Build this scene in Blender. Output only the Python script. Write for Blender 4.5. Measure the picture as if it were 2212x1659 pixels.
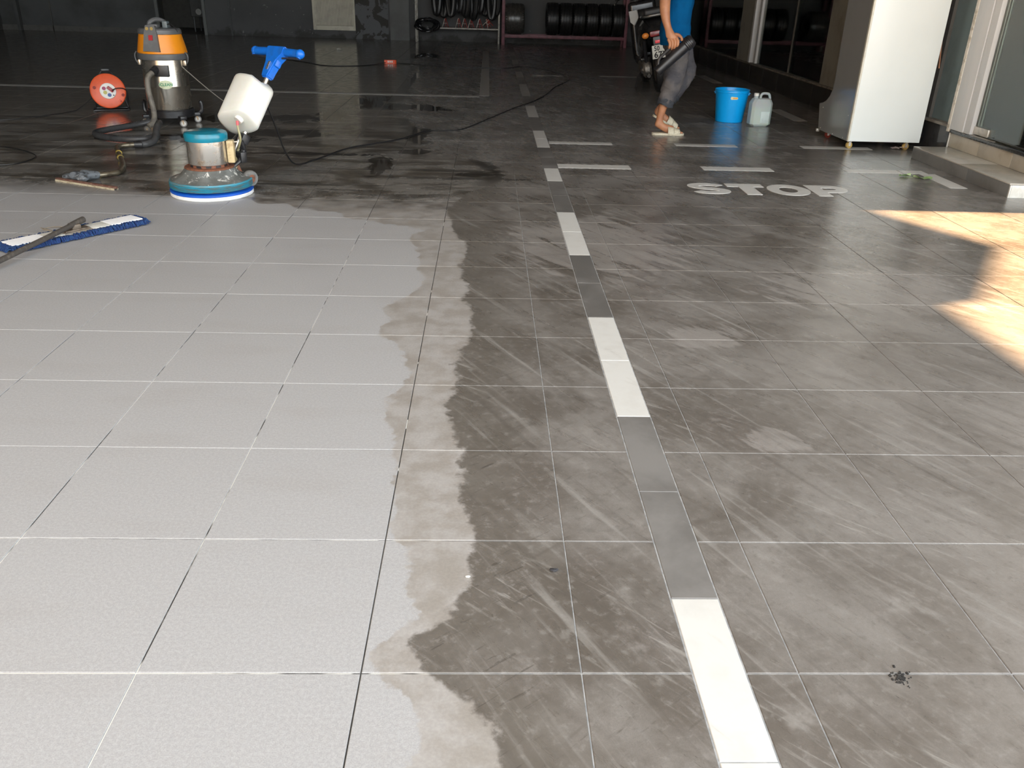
import bpy, bmesh, math, random
from mathutils import Vector, Matrix, noise
PI = math.pi
random.seed(7)
scn = bpy.context.scene
COL = scn.collection
for o in list(bpy.data.objects): bpy.data.objects.remove(o)

# ------------------------------------------------------------------ camera
YAW, PITCH, ROLL = 0.037908005731007, 0.44681099656312934, 0.029155577429746907
f = Vector((math.sin(YAW)*math.cos(PITCH), math.cos(YAW)*math.cos(PITCH), -math.sin(PITCH)))
r = Vector((math.cos(YAW), -math.sin(YAW), 0)); u = r.cross(f)
r2 = r*math.cos(ROLL)+u*math.sin(ROLL); u2 = -r*math.sin(ROLL)+u*math.cos(ROLL)
cam = bpy.data.cameras.new('camera'); co = bpy.data.objects.new('camera', cam); COL.objects.link(co)
M = Matrix((r2, u2, -f)).transposed().to_4x4(); M.translation = (0.214323, -0.743755, 1.131008)
co.matrix_world = M
cam.sensor_fit = 'HORIZONTAL'; cam.sensor_width = 36; cam.lens = 36*1809.73/2212; cam.clip_start = .05; cam.clip_end = 500
scn.camera = co
# ------------------------------------------------------------------ light
scn.view_settings.view_transform = 'Standard'; scn.view_settings.look = 'None'
scn.view_settings.gamma = 1; scn.view_settings.use_curve_mapping = False
scn.view_settings.exposure = 2.0
w = bpy.data.worlds.new('overcast_sky'); scn.world = w; w.use_nodes = True
# hazy overcast sky, brighter towards the horizon all the way round
_t = w.node_tree; bg = _t.nodes['Background']; _c = _t.nodes.new('ShaderNodeTexCoord'); _s = _t.nodes.new('ShaderNodeSeparateXYZ'); _m = _t.nodes.new('ShaderNodeMapRange')
_t.links.new(_c.outputs['Generated'], _s.inputs[0]); _t.links.new(_s.outputs[2], _m.inputs[0]); _m.inputs[1].default_value = 0; _m.inputs[2].default_value = .9
_m.inputs[3].default_value = 1.55; _m.inputs[4].default_value = .85; _t.links.new(_m.outputs[0], bg.inputs[1]); bg.inputs[0].default_value = (.915, .97, 1, 1)
sun = bpy.data.lights.new('sun', 'SUN'); sun.energy = 15; sun.color = (1, .63, .34); sun.angle = math.radians(.9)
so = bpy.data.objects.new('sun', sun); COL.objects.link(so)
sd = Vector((-1, .0, -.7)).normalized()
so.rotation_euler = sd.to_track_quat('-Z', 'Y').to_euler(); so.location = (12, 2, 9)

# ------------------------------------------------------------------ object helpers
def tag(o, label=None, cat=None, group=None, kind=None):
    if label: o['label'] = label
    if cat: o['category'] = cat
    if group: o['group'] = group
    if kind: o['kind'] = kind
    return o
def thing(name, loc, label, cat, rz=0, group=None):
    o = bpy.data.objects.new(name, None); COL.objects.link(o); o.location = loc; o.rotation_euler = (0, 0, rz)
    o.empty_display_size = .1
    return tag(o, label, cat, group)
def copy_tree(o, parent=None):
    c = o.copy(); COL.objects.link(c)
    if parent: c.parent = parent
    for ch in list(o.children): copy_tree(ch, c)
    return c
class MB:
    """collects shapes; build() links them as one mesh object"""
    def __init__(s): s.v = []; s.f = []
    def add(s, vs, fs, mat=None):
        n = len(s.v)
        s.v += [tuple(mat @ Vector(p)) for p in vs] if mat is not None else [tuple(p) for p in vs]
        s.f += [tuple(i+n for i in q) for q in fs]; return s
    def box(s, x0, x1, y0, y1, z0, z1, b=0, mat=None):
        if b <= 0:
            vs = [(x, y, z) for z in (z0, z1) for y in (y0, y1) for x in (x0, x1)]
            return s.add(vs, [(0, 2, 3, 1), (4, 5, 7, 6), (0, 1, 5, 4), (2, 6, 7, 3), (0, 4, 6, 2), (1, 3, 7, 5)], mat)
        bm = bmesh.new(); bmesh.ops.create_cube(bm, size=1)
        for v in bm.verts: v.co = Vector(((x0+x1)/2+v.co.x*(x1-x0), (y0+y1)/2+v.co.y*(y1-y0), (z0+z1)/2+v.co.z*(z1-z0)))
        bmesh.ops.bevel(bm, geom=list(bm.edges), offset=b, segments=2 if b < .02 else 4, affect='EDGES', profile=.6)
        bm.verts.index_update()
        s.add([v.co.copy() for v in bm.verts], [[v.index for v in q.verts] for q in bm.faces], mat); bm.free(); return s
    def lathe(s, prof, n=32, mat=None, closed=False, cap=True):
        """prof: (radius, z) list; axis z"""
        vs = []; fs = []; m = len(prof)
        for i in range(n):
            a = 2*PI*i/n; c, d = math.cos(a), math.sin(a)
            vs += [(p[0]*c, p[0]*d, p[1]) for p in prof]
        for i in range(n):
            j = (i+1) % n
            for k in range(m-1 if not closed else m):
                k2 = (k+1) % m
                fs.append((i*m+k, j*m+k, j*m+k2, i*m+k2))
        if cap and not closed:
            if prof[0][0] > 1e-6: fs.append(tuple(i*m for i in range(n))[::-1])
            if prof[-1][0] > 1e-6: fs.append(tuple(i*m+m-1 for i in range(n)))
        return s.add(vs, fs, mat)
    def cyl(s, p0, p1, r0, r1=None, n=16, b=0):
        p0, p1 = Vector(p0), Vector(p1); r1 = r0 if r1 is None else r1; L = (p1-p0).length
        q = (p1-p0).to_track_quat('Z', 'Y').to_matrix().to_4x4(); q.translation = p0
        prof = [(r0, 0), (r1, L)] if b <= 0 else [(r0-b, 0), (r0, b), (r1, L-b), (r1-b, L)]
        return s.lathe(prof, n, q)
    def tube(s, pts, r, n=10, closed=False, smooth=0):
        pts = [Vector(p) for p in pts]
        if smooth: pts = crom(pts, smooth, closed)
        N = len(pts); rr = r if callable(r) else (lambda t: r)
        vs = []; fs = []; up = None
        for i, p in enumerate(pts):
            t = (pts[(i+1) % N]-pts[i-1]) if (closed or 0 < i < N-1) else (pts[1]-pts[0] if i == 0 else pts[-1]-pts[-2])
            t.normalize()
            if up is None: up = t.orthogonal().normalized()
            up = (up-t*up.dot(t)); up = up.normalized() if up.length > 1e-5 else t.orthogonal().normalized()
            sd_ = t.cross(up); R_ = rr(i/max(1, N-1))
            vs += [p+up*R_*math.cos(2*PI*k/n)+sd_*R_*math.sin(2*PI*k/n) for k in range(n)]
        for i in range(N if closed else N-1):
            j = (i+1) % N
            for k in range(n): fs.append((i*n+k, i*n+(k+1) % n, j*n+(k+1) % n, j*n+k))
        if not closed: fs.append(tuple(range(n))[::-1]); fs.append(tuple((N-1)*n+k for k in range(n)))
        return s.add(vs, fs)
    def prism(s, poly, z0, z1, mat=None):
        n = len(poly)
        vs = [(x, y, z0) for x, y in poly]+[(x, y, z1) for x, y in poly]
        return s.add(vs, [tuple(range(n))[::-1], tuple(range(n, 2*n))]+[(i, (i+1) % n, n+(i+1) % n, n+i) for i in range(n)], mat)
    def ball(s, c, rx, ry=None, rz=None, n=16):
        ry = ry or rx; rz = rz or rx; m = n//2
        prof = [(math.sin(PI*k/m), -math.cos(PI*k/m)) for k in range(m+1)]
        prof[0] = (0.0005, -1); prof[-1] = (0.0005, 1)
        mt = Matrix.Translation(c) @ Matrix.Diagonal((rx, ry, rz, 1))
        return s.lathe(prof, n, mt)
    def build(s, name, m, parent=None, smooth=True, ang=35):
        me = bpy.data.meshes.new(name); me.from_pydata(s.v, [], s.f); me.validate()
        bm = bmesh.new(); bm.from_mesh(me); bmesh.ops.recalc_face_normals(bm, faces=bm.faces); bm.to_mesh(me); bm.free()
        if smooth: me.shade_smooth(); me.set_sharp_from_angle(angle=math.radians(ang))
        if m: me.materials.append(m)
        o = bpy.data.objects.new(name, me); COL.objects.link(o)
        if parent: o.parent = parent
        return o
def crom(P, k, closed=False):
    out = []; N = len(P)
    for i in range(N if closed else N-1):
        p0 = P[i-1] if (i > 0 or closed) else P[0]; p1 = P[i]; p2 = P[(i+1) % N]
        p3 = P[(i+2) % N] if (closed or i+2 < N) else P[-1]
        for j in range(k):
            t = j/k
            out.append(.5*((2*p1)+(p2-p0)*t+(2*p0-5*p1+4*p2-p3)*t*t+(3*p1-p0-3*p2+p3)*t**3))
    if not closed: out.append(P[-1])
    return out
def sbox(name, m, b, parent=None, kind='structure', bev=0):
    o = MB().box(*b, b=bev).build(name, m, parent, smooth=bev > 0)
    if kind and not parent: o['kind'] = kind
    return o
def align(p, zdir, xdir=None):
    z = Vector(zdir).normalized(); x = Vector(xdir) if xdir is not None else z.orthogonal()
    x = (x-z*x.dot(z)).normalized(); y = z.cross(x)
    mt = Matrix((x, y, z)).transposed().to_4x4(); mt.translation = p; return mt
def text_obj(body, name, m, parent, mat, size, depth=.0006, bold=0.0, sx=1.0):
    cu = bpy.data.curves.new('t', 'FONT'); cu.body = body; cu.size = size; cu.extrude = depth; cu.offset = bold
    cu.align_x = 'CENTER'; cu.align_y = 'CENTER'; cu.resolution_u = 3
    t = bpy.data.objects.new('t', cu); COL.objects.link(t)
    dg = bpy.context.evaluated_depsgraph_get(); me = bpy.data.meshes.new_from_object(t.evaluated_get(dg))
    bpy.data.objects.remove(t)
    me.transform(mat @ Matrix.Diagonal((sx, 1, 1, 1)))
    me.materials.clear(); me.materials.append(m); me.name = name
    o = bpy.data.objects.new(name, me); COL.objects.link(o)
    if parent: o.parent = parent
    return o

# ------------------------------------------------------------------ materials
class NT:
    def __init__(s, name):
        s.m = bpy.data.materials.new(name); s.m.use_nodes = True; s.t = s.m.node_tree; s.n = s.t.nodes; s.l = s.t.links
        s.p = s.n['Principled BSDF']; s.out = s.n['Material Output']
    def new(s, t, **k):
        n = s.n.new(t)
        for a, b in k.items(): setattr(n, a, b)
        return n
    def put(s, sock, v):
        if hasattr(v, 'is_output') or isinstance(v, bpy.types.NodeSocket): s.l.new(v, sock)
        elif isinstance(v, (tuple, list)) and len(v) == 3 and sock.type == 'RGBA': sock.default_value = (*v, 1)
        else: sock.default_value = v
    def math(s, op, a, b=0.0, c=None, clamp=False):
        n = s.new('ShaderNodeMath', operation=op, use_clamp=clamp); s.put(n.inputs[0], a); s.put(n.inputs[1], b)
        if c is not None: s.put(n.inputs[2], c)
        return n.outputs[0]
    def mix(s, fac, a, b):
        n = s.new('ShaderNodeMix', data_type='RGBA'); s.put(n.inputs[0], fac); s.put(n.inputs[6], a); s.put(n.inputs[7], b); return n.outputs[2]
    def mixf(s, fac, a, b):
        n = s.new('ShaderNodeMix', data_type='FLOAT'); s.put(n.inputs[0], fac); s.put(n.inputs[2], a); s.put(n.inputs[3], b); return n.outputs[0]
    def noise(s, vec, scale, detail=3, rough=.5, dist=0):
        n = s.new('ShaderNodeTexNoise'); s.put(n.inputs['Vector'], vec); n.inputs['Scale'].default_value = scale
        n.inputs['Detail'].default_value = detail; n.inputs['Roughness'].default_value = rough; n.inputs['Distortion'].default_value = dist
        return n.outputs['Fac']
    def mapr(s, v, a, b, c=0.0, d=1.0, smooth=True):
        n = s.new('ShaderNodeMapRange', interpolation_type='SMOOTHSTEP' if smooth else 'LINEAR')
        s.put(n.inputs[0], v); s.put(n.inputs[1], a); s.put(n.inputs[2], b); s.put(n.inputs[3], c); s.put(n.inputs[4], d); return n.outputs[0]
    def mapping(s, vec, loc=(0, 0, 0), rot=(0, 0, 0), sc=(1, 1, 1)):
        if any(rot) and tuple(sc) != (1, 1, 1): vec = s.mapping(vec, rot=rot); rot = (0, 0, 0)     # turn first, stretch afterwards
        n = s.new('ShaderNodeMapping'); s.put(n.inputs[0], vec); n.inputs[1].default_value = loc; n.inputs[2].default_value = rot; n.inputs[3].default_value = sc
        return n.outputs[0]
    def curve(s, v, pts, ax, bx, ay, by):
        """piecewise linear function of v through pts"""
        t = s.math('DIVIDE', s.math('SUBTRACT', v, ax), bx-ax, clamp=True)
        n = s.new('ShaderNodeFloatCurve'); s.put(n.inputs['Value'], t); c = n.mapping.curves[0]
        P = sorted(((x-ax)/(bx-ax), (y-ay)/(by-ay)) for x, y in pts)
        while len(c.points) > 2: c.points.remove(c.points[-1])
        c.points[0].location = P[0]; c.points[1].location = P[-1]
        for q in P[1:-1]: c.points.new(*q)
        for q in c.points: q.handle_type = 'VECTOR'
        n.mapping.extend = 'HORIZONTAL'; n.mapping.update()
        return s.math('ADD', s.math('MULTIPLY', n.outputs[0], by-ay), ay)
    def bump(s, h, strength=.3, dist=.002):
        n = s.new('ShaderNodeBump'); n.inputs['Strength'].default_value = strength; n.inputs['Distance'].default_value = dist
        s.put(n.inputs['Height'], h); s.l.new(n.outputs[0], s.p.inputs['Normal'])
    def base(s, c, rough=.5, metal=0.0):
        s.put(s.p.inputs['Base Color'], c); s.put(s.p.inputs['Roughness'], rough); s.put(s.p.inputs['Metallic'], metal); return s.m
    def pos(s): return s.new('ShaderNodeNewGeometry').outputs['Position']
    def obj(s): return s.new('ShaderNodeTexCoord').outputs['Object']
def mat(name, c, rough=.5, metal=0.0, c2=None, sc=12, lo=.45, hi=.65, det=5, bump=0, rvar=0, stretch=None, world=False, dist=0, coat=0):
    t = NT(name); v = t.pos() if world else t.obj()
    if stretch: v = t.mapping(v, sc=stretch)
    nz = t.noise(v, sc, det, .6, dist)
    m = t.mapr(nz, lo, hi)
    col = t.mix(m, c, c2 if c2 else tuple(x*.86 for x in c))
    t.base(col, t.mixf(m, rough, min(1, rough+rvar)) if rvar else rough, metal)
    if bump: t.bump(t.noise(v, sc*3, 4), bump)
    if coat: t.p.inputs['Coat Weight'].default_value = coat; t.p.inputs['Coat Roughness'].default_value = .1
    return t.m
def glassmat(name, tint=(.75, .8, .78), refl=.1):
    t = NT(name); tr = t.new('ShaderNodeBsdfTransparent'); gl = t.new('ShaderNodeBsdfGlossy'); mx = t.new('ShaderNodeMixShader')
    tr.inputs[0].default_value = (*tint, 1); gl.inputs[0].default_value = (.9, .95, .93, 1); gl.inputs['Roughness'].default_value = .03
    fr = t.new('ShaderNodeFresnel'); fr.inputs[0].default_value = 1.5
    t.l.new(t.math('ADD', fr.outputs[0], refl), mx.inputs[0]); t.l.new(tr.outputs[0], mx.inputs[1]); t.l.new(gl.outputs[0], mx.inputs[2]); t.l.new(mx.outputs[0], t.out.inputs[0])
    return t.m

# ---- floor tile material: cleaned / wet / dirty zones are stains lying on the floor
DRY = [(-1.5, .12), (.197, .094), (.25, .131), (.339, .089), (.382, .036), (.463, .009), (.553, .093), (.622, .074), (.778, .051), (.798, .018), (.922, .006), (1.088, 0), (1.28, -.031), (1.388, -.068), (1.538, -.057), (1.707, -.008), (1.835, -.057), (1.954, -.115), (1.995, -.152), (2.152, -.133), (2.297, -.17), (2.406, -.091), (2.52, -.04), (2.898, -.082), (3.078, -.106), (3.231, -.162), (3.45, -.076), (4, -.05)]
FRONT = [(-6, 4.6), (-4, 4.35), (-3, 4.22), (-2.2, 4.12), (-1.6, 4.0), (-1.104, 3.965), (-1.03, 3.86), (-.88, 3.875), (-.81, 3.776), (-.562, 3.715), (-.52, 3.6), (-.33, 3.522), (-.18, 3.44), (-.06, 3.364), (.2, 3.3)]
DIRTY = [(-1.5, .26), (.197, .256), (.25, .234), (.319, .218), (.372, .168), (.405, .1), (.475, .065), (.526, .136), (.637, .182), (.788, .189), (.886, .171), (1.046, .155), (1.171, .153), (1.31, .14), (1.392, .097), (1.481, .106), (1.642, .128), (1.784, .116), (2.028, .164), (2.213, .166), (2.363, .13), (2.53, .145), (2.709, .101), (2.91, .115), (3.132, .131), (3.371, .045), (3.842, 0), (4.184, .08), (4.448, .244), (4.875, .306), (5.178, .181), (5.487, -.157), (6.06, -.336), (6.756, -.429), (7.9, -.7), (8.635, -.681), (9.97, -.748), (13.2, -.994), (14.7, -.763), (16, -.8)]
def floor_mat(name, kind='tile'):
    t = NT(name); P = t.pos(); sp = t.new('ShaderNodeSeparateXYZ'); t.l.new(P, sp.inputs[0]); X, Y = sp.outputs[0], sp.outputs[1]
    n1 = t.math('SUBTRACT', t.noise(P, 9, 4, .6), .5); n2 = t.math('SUBTRACT', t.noise(P, 45, 4, .65), .5)
    far = t.mapr(Y, 3, 8, 1, 3)
    jit = t.math('MULTIPLY', t.math('ADD', t.math('MULTIPLY', n1, .10), t.math('MULTIPLY', n2, .05)), far)
    fd = t.curve(Y, DRY, -1.5, 4, -.3, .3); ff = t.curve(X, FRONT, -6, .2, 3, 5); fq = t.curve(Y, DIRTY, -1.5, 16, -1.2, .5)
    dx = t.math('ADD', t.math('SUBTRACT', X, fd), jit)
    dry1 = t.mapr(dx, -.006, .006, 1, 0)
    wid = t.mapr(X, -1.3, -2.2, .008, .28)
    dyv = t.math('ADD', t.math('SUBTRACT', Y, ff), jit)
    dry2 = t.mapr(t.math('DIVIDE', dyv, wid), -1, 1, 1, 0)
    dry = t.math('MULTIPLY', dry1, dry2)
    ddx = t.math('ADD', t.math('SUBTRACT', X, fq), jit)
    dirty = t.mapr(ddx, -.008, .014)
    # streak direction of the dried dirt
    S = t.mapping(P, rot=(0, 0, math.radians(-36)), sc=(11, 2.0, 1)); st = t.noise(S, 1.5, 8, .7, .3)
    S2 = t.mapping(P, rot=(0, 0, math.radians(48)), sc=(30, 2.2, 1)); st2 = t.noise(S2, 1.4, 4, .6)
    blot = t.noise(P, 2.6, 6, .62, .4); blot2 = t.noise(P, 11, 5, .6)
    grain = t.noise(P, 420, 2, .6); grain2 = t.noise(P, 140, 3, .6)
    dcol = t.mix(t.mapr(blot, .36, .64), (.112, .099, .086), (.222, .208, .195))
    dcol = t.mix(t.mapr(st, .28, .50, .42, 0), dcol, (.105, .094, .080))
    dcol = t.mix(t.mapr(st, .54, .74, 0, .75), dcol, (.30, .29, .275))
    dcol = t.mix(t.mapr(grain, .35, .65, .22, 0), dcol, (.07, .062, .054)); dcol = t.mix(t.mapr(blot2, .56, .74, 0, .6), dcol, (.28, .265, .25))
    dcol = t.mix(t.math('MULTIPLY', t.math('MULTIPLY', t.mapr(st2, .56, .76, 0, .5), t.mapr(ddx, .05, .6, 1, .0)), t.mapr(Y, 3.4, 2.2)), dcol, (.07, .062, .052))
    dcol = t.mix(t.math('MULTIPLY', t.mapr(X, .5, 1.6, 0, 1), t.mapr(Y, 3.5, 1.2, 0, .42)), dcol, (.28, .262, .246))
    edge = t.math('MULTIPLY', t.mapr(ddx, .0, .30, .75, 0), t.mapr(Y, 4, 6, 1, .3))
    dcol = t.mix(edge, dcol, (.115, .103, .088))
    for (cx, cy, a, b) in ((1.52, .44, .20, .09), (1.02, 2.02, .13, .12), (1.05, 1.28, .10, .07), (1.9, 2.6, .5, .3), (.75, 3.2, .4, .5)):
        q = t.math('ADD', t.math('POWER', t.math('DIVIDE', t.math('SUBTRACT', X, cx), a), 2), t.math('POWER', t.math('DIVIDE', t.math('SUBTRACT', Y, cy), b), 2))
        dcol = t.mix(t.math('MULTIPLY', t.mapr(t.math('ADD', q, t.math('MULTIPLY', t.math('SUBTRACT', st, .5), -6)), 1.1, .6), .5), dcol, (.33, .31, .295))
    swirl = t.new('ShaderNodeTexWave', wave_type='RINGS', rings_direction='Z'); swirl.inputs['Scale'].default_value = 1.1; swirl.inputs['Distortion'].default_value = 9; swirl.inputs['Detail'].default_value = 4
    t.l.new(P, swirl.inputs[0])
    dcol = t.mix(t.mapr(swirl.outputs['Fac'], .97, 1.0, 0, .18), dcol, (.07, .06, .052))
    low = t.noise(P, 1.7, 3, .5); near = t.mapr(Y, 7, 2.5)
    s3 = t.noise(t.mapping(P, rot=(0, 0, math.radians(-48)), sc=(60, 5.0, 1)), 1.2, 5, .65, .5)
    dcol = t.mix(t.math('MULTIPLY', t.math('MULTIPLY', t.mapr(s3, .56, .70, 0, .6), t.mapr(low, .42, .6)), near), dcol, (.33, .32, .30))
    s4 = t.noise(t.mapping(P, rot=(0, 0, math.radians(52)), sc=(80, 9, 1)), 1.1, 5, .62, .6)
    dcol = t.mix(t.math('MULTIPLY', t.math('MULTIPLY', t.mapr(s4, .60, .68, 0, .6), t.mapr(ddx, .1, .6, 1, .0)), t.mapr(Y, 2.6, 1.2)), dcol, (.05, .044, .038))
    s5 = t.noise(P, 38, 5, .7); dcol = t.mix(t.mapr(s5, .52, .70, 0, .5), dcol, (.26, .25, .235)); dcol = t.mix(t.mapr(s5, .47, .3, 0, .4), dcol, (.085, .077, .068))
    # cleaned dry porcelain
    ccol = t.mix(t.mapr(grain, .3, .7), (.340, .341, .348), (.410, .411, .419))
    ccol = t.mix(t.mapr(t.noise(t.mapping(P, sc=(1, 3, 1)), 2.2, 4), .5, .75, 0, .22), ccol, (.305, .287, .272))
    # wet cleaned film, thicker brown slurry farther in
    wcol = t.mix(t.mapr(blot2, .35, .65), (.285, .265, .243), (.365, .352, .342))
    slur = t.mix(t.mapr(t.noise(t.mapping(P, sc=(.55, 1, 1)), 5, 6, .62, .5), .42, .56), (.085, .075, .062), (.20, .19, .175))
    slur = t.mix(t.mapr(t.noise(t.mapping(P, sc=(.35, 1.6, 1)), 3.2, 5, .6, .3), .56, .62, 0, .8), slur, (.045, .04, .034))
    slur = t.mix(t.mapr(Y, 5.5, 8.5, 0, .8), slur, (.185, .17, .15))
    wcol = t.mix(t.mapr(t.math('ADD', Y, t.math('MULTIPLY', n1, 1.2)), 3.55, 4.25, 0, 1), wcol, slur)
    dcol = t.mix(t.mapr(Y, 3.2, 8, 0, .8), dcol, t.mix(t.mapr(t.math('ADD', t.math('MULTIPLY', blot, .6), t.math('MULTIPLY', st, .4)), .38, .62), (.135, .13, .123), (.27, .265, .256)))
    lng = t.noise(t.mapping(P, rot=(0, 0, math.radians(-28)), sc=(26, .9, 1)), 1.2, 5, .6, .4)
    dcol = t.mix(t.math('MULTIPLY', t.mapr(lng, .55, .72, 0, .55), t.mapr(Y, 6, 3.5)), dcol, (.31, .30, .285)); dcol = t.mix(t.math('MULTIPLY', t.mapr(lng, .44, .28, 0, .4), t.mapr(Y, 6, 3.5)), dcol, (.085, .076, .067))
    col = t.mix(dirty, wcol, dcol); col = t.mix(dry, col, ccol)
    col = t.mix(t.mapr(grain2, .35, .7, .14, 0), col, (.08, .075, .07))
    # standing water: along the wet edge and in a few pools
    pud = None
    for (cx, cy, a, b) in ((-1.2, 7.25, .16, .55), (-1.0, 8.3, .28, .45), (-.28, 7.75, .26, .13), (-.02, 7.95, .18, .045), (-.33, 6.25, .10, .38), (-1.45, 6.2, .5, .22), (-.72, 10.2, .05, 2.2), (-1.9, 5.9, .5, .25), (-.85, 14.2, .35, .6), (-2.0, 6.9, .6, .25), (.17, 4.75, .16, .10), (-.5, 4.95, .10, .35), (-.62, 7.9, .55, .22), (-.3, 5.5, .16, .12), (.05, 4.62, .55, .05), (-.95, 5.35, .5, .06), (-1.5, 7.0, .25, .3)):
        q = t.math('POWER', t.math('DIVIDE', t.math('SUBTRACT', X, cx), a), 2); q2 = t.math('POWER', t.math('DIVIDE', t.math('SUBTRACT', Y, cy), b), 2)
        e = t.math('SUBTRACT', 1, t.math('ADD', q, q2))
        pud = e if pud is None else t.math('MAXIMUM', pud, e)
    trail = t.math('MULTIPLY', t.math('MULTIPLY', t.mapr(t.math('ABSOLUTE', t.math('SUBTRACT', ddx, -.02)), .015, .085, 1, 0), t.mapr(t.noise(P, 3.1, 4, .6), .40, .56)), t.mapr(Y, 4.2, 4.8))
    rag = t.math('SUBTRACT', t.noise(t.mapping(P, sc=(1, .55, 1)), 7, 5, .68, .8), .5)
    pmask = t.mapr(t.math('ADD', pud, t.math('MULTIPLY', rag, 5)), .25, .45)
    pmask = t.math('MULTIPLY', pmask, t.mapr(Y, 4.3, 4.8)); pmask = t.math('MAXIMUM', pmask, trail)
    col = t.mix(t.math('MULTIPLY', pmask, .82), col, (.018, .016, .013))
    if kind == 'tile':
        rgh = t.mixf(dirty, t.mixf(t.mapr(Y, 3.5, 4.6), .42, t.mixf(t.mapr(blot2, .4, .62), .10, .26)), t.mixf(t.mapr(st, .3, .7), .24, .42))
        rgh = t.mixf(t.mapr(Y, 3.4, 6.5, 0, .45), rgh, .16); rgh = t.mixf(t.math('MULTIPLY', t.mapr(X, 1.2, 2.4, 0, .8), t.mapr(Y, 1.2, 3.0)), rgh, .24)
        rgh = t.mixf(dry, rgh, .5); rgh = t.mixf(pmask, rgh, .03)
        t.base(col, rgh); t.put(t.p.inputs['Specular IOR Level'], t.mixf(dry, .85, .4))
        t.bump(t.mixf(pmask, grain2, .5), .12, .001)
    elif kind == 'white':     # white inlaid marking tiles: dust thins towards the front, thick scuffs farther back
        c = t.mix(t.mapr(blot2, .45, .7, 0, .35), (.60, .60, .58), (.50, .485, .455))
        c = t.mix(t.mapr(Y, 4.6, 9.5, .05, .72), c, (.27, .26, .245)); c = t.mix(t.mapr(st, .58, .7, 0, .35), c, (.33, .31, .28))
        t.base(c, .38)
    elif kind == 'grey':      # grey inlaid strip tiles
        c = t.mix(t.mapr(blot, .35, .65), (.122, .117, .111), (.20, .193, .186)); t.base(t.mix(t.mapr(st, .6, .75, 0, .4), c, (.38, .38, .37)), .35)
    elif kind == 'grout':
        rn = t.noise(P, 2.3, 4, .7); rn2 = t.noise(P, 30, 3, .6)
        gc = t.mix(t.mapr(rn, .44, .52), (.035, .032, .03), (.74, .73, .68))
        gd = t.mix(t.mapr(rn2, .4, .6), (.30, .31, .32), (.44, .44, .44))
        c = t.mix(dirty, gc, gd); c = t.mix(t.math('MULTIPLY', t.math('MULTIPLY', t.math('SUBTRACT', 1, dry), t.math('SUBTRACT', 1, dirty)), t.mapr(Y, 3.3, 3.6)), c, (.05, .046, .04)); c = t.mix(t.mapr(Y, 3.8, 5.5, 0, .75), c, (.12, .115, .11))
        c0 = t.mapr(t.math('ABSOLUTE', t.math('ADD', X, .0)), .012, .02, 1, 0)
        c = t.mix(t.math('MULTIPLY', c0, t.mapr(Y, .3, .5, 1, .95)), c, (.03, .027, .024)); c = t.mix(t.math('MULTIPLY', c0, t.mapr(t.noise(P, 7, 3), .60, .63)), c, (.7, .7, .66))
        t.base(c, .8)
    return t.m
M = {}
M['tile'] = floor_mat('porcelain_floor_tile'); M['white_tile'] = floor_mat('white_marking_tile', 'white')
M['strip'] = floor_mat('grey_strip_tile', 'grey'); M['grout'] = floor_mat('grout', 'grout')
M['conc'] = mat('dark_painted_plaster', (.095, .097, .096), .75, c2=(.065, .065, .062), sc=1.3, lo=.4, hi=.7, bump=.15, world=True)
t = NT('peeling_plaster'); P_ = t.pos(); n_ = t.noise(P_, 3.2, 6, .62, .6)
t.base(t.mix(t.mapr(n_, .49, .52), (.05, .047, .042), (.13, .135, .14)), .8); M['peel'] = t.m
t = NT('plaster_with_rising_damp'); P_ = t.pos(); s_ = t.new('ShaderNodeSeparateXYZ'); t.l.new(P_, s_.inputs[0]); n_ = t.noise(P_, 2.4, 6, .65, .4)
hh = t.math('ADD', s_.outputs[2], t.math('MULTIPLY', t.math('SUBTRACT', n_, .5), -.9))
c_ = t.mix(t.mapr(hh, .02, .14), (.05, .048, .045), (.10, .10, .10)); c_ = t.mix(t.mapr(t.noise(P_, 1.1, 5), .45, .7, 0, .6), c_, (.07, .07, .07))
c_ = t.mix(t.mapr(t.noise(P_, 9, 4, .7), .66, .70, 0, .5), c_, (.42, .42, .40)); t.base(c_, .8); t.bump(n_, .1); M['damp'] = t.m
M['plas2'] = mat('pale_grey_plaster', (.16, .165, .16), .75, c2=(.13, .13, .125), sc=1.5, world=True)
M['ceil'] = mat('ceiling_paint', (.20, .20, .19), .8, world=True)
M['pave'] = mat('outdoor_concrete', (.33, .34, .34), .85, c2=(.28, .285, .285), sc=1.2, world=True)
M['dado'] = mat('polished_dark_tile', (.045, .047, .05), .12, c2=(.03, .031, .033), sc=6, world=True)
M['dado2'] = mat('weathered_dado_tile', (.035, .032, .03), .35, c2=(.022, .02, .019), sc=8, world=True)
M['ledge'] = mat('stone_ledge', (.20, .185, .16), .6, c2=(.10, .09, .08), sc=14, world=True, bump=.3)
M['stepgrey'] = mat('grey_step_tile', (.19, .195, .195), .3, c2=(.155, .158, .158), sc=5, world=True)
M['steptop'] = mat('step_tread_tile', (.50, .48, .43), .18, c2=(.43, .41, .37), sc=7, world=True)
M['beige'] = mat('beige_riser_tile', (.46, .425, .355), .25, c2=(.40, .37, .30), sc=4, world=True)
M['white_edge'] = mat('white_ceramic_edge', (.72, .73, .70), .35, c2=(.6, .6, .56), sc=12, world=True)
M['granite'] = mat('black_granite_sill', (.035, .038, .04), .12, c2=(.06, .065, .065), sc=60, world=True)
M['alu'] = mat('brushed_aluminium', (.66, .68, .70), .4, .15, c2=(.70, .71, .72), sc=2, stretch=(2, 2, .6), world=True)
M['caulk'] = mat('white_sealant', (.75, .73, .67), .7, c2=(.5, .47, .4), sc=25, bump=.4, world=True)
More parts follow.
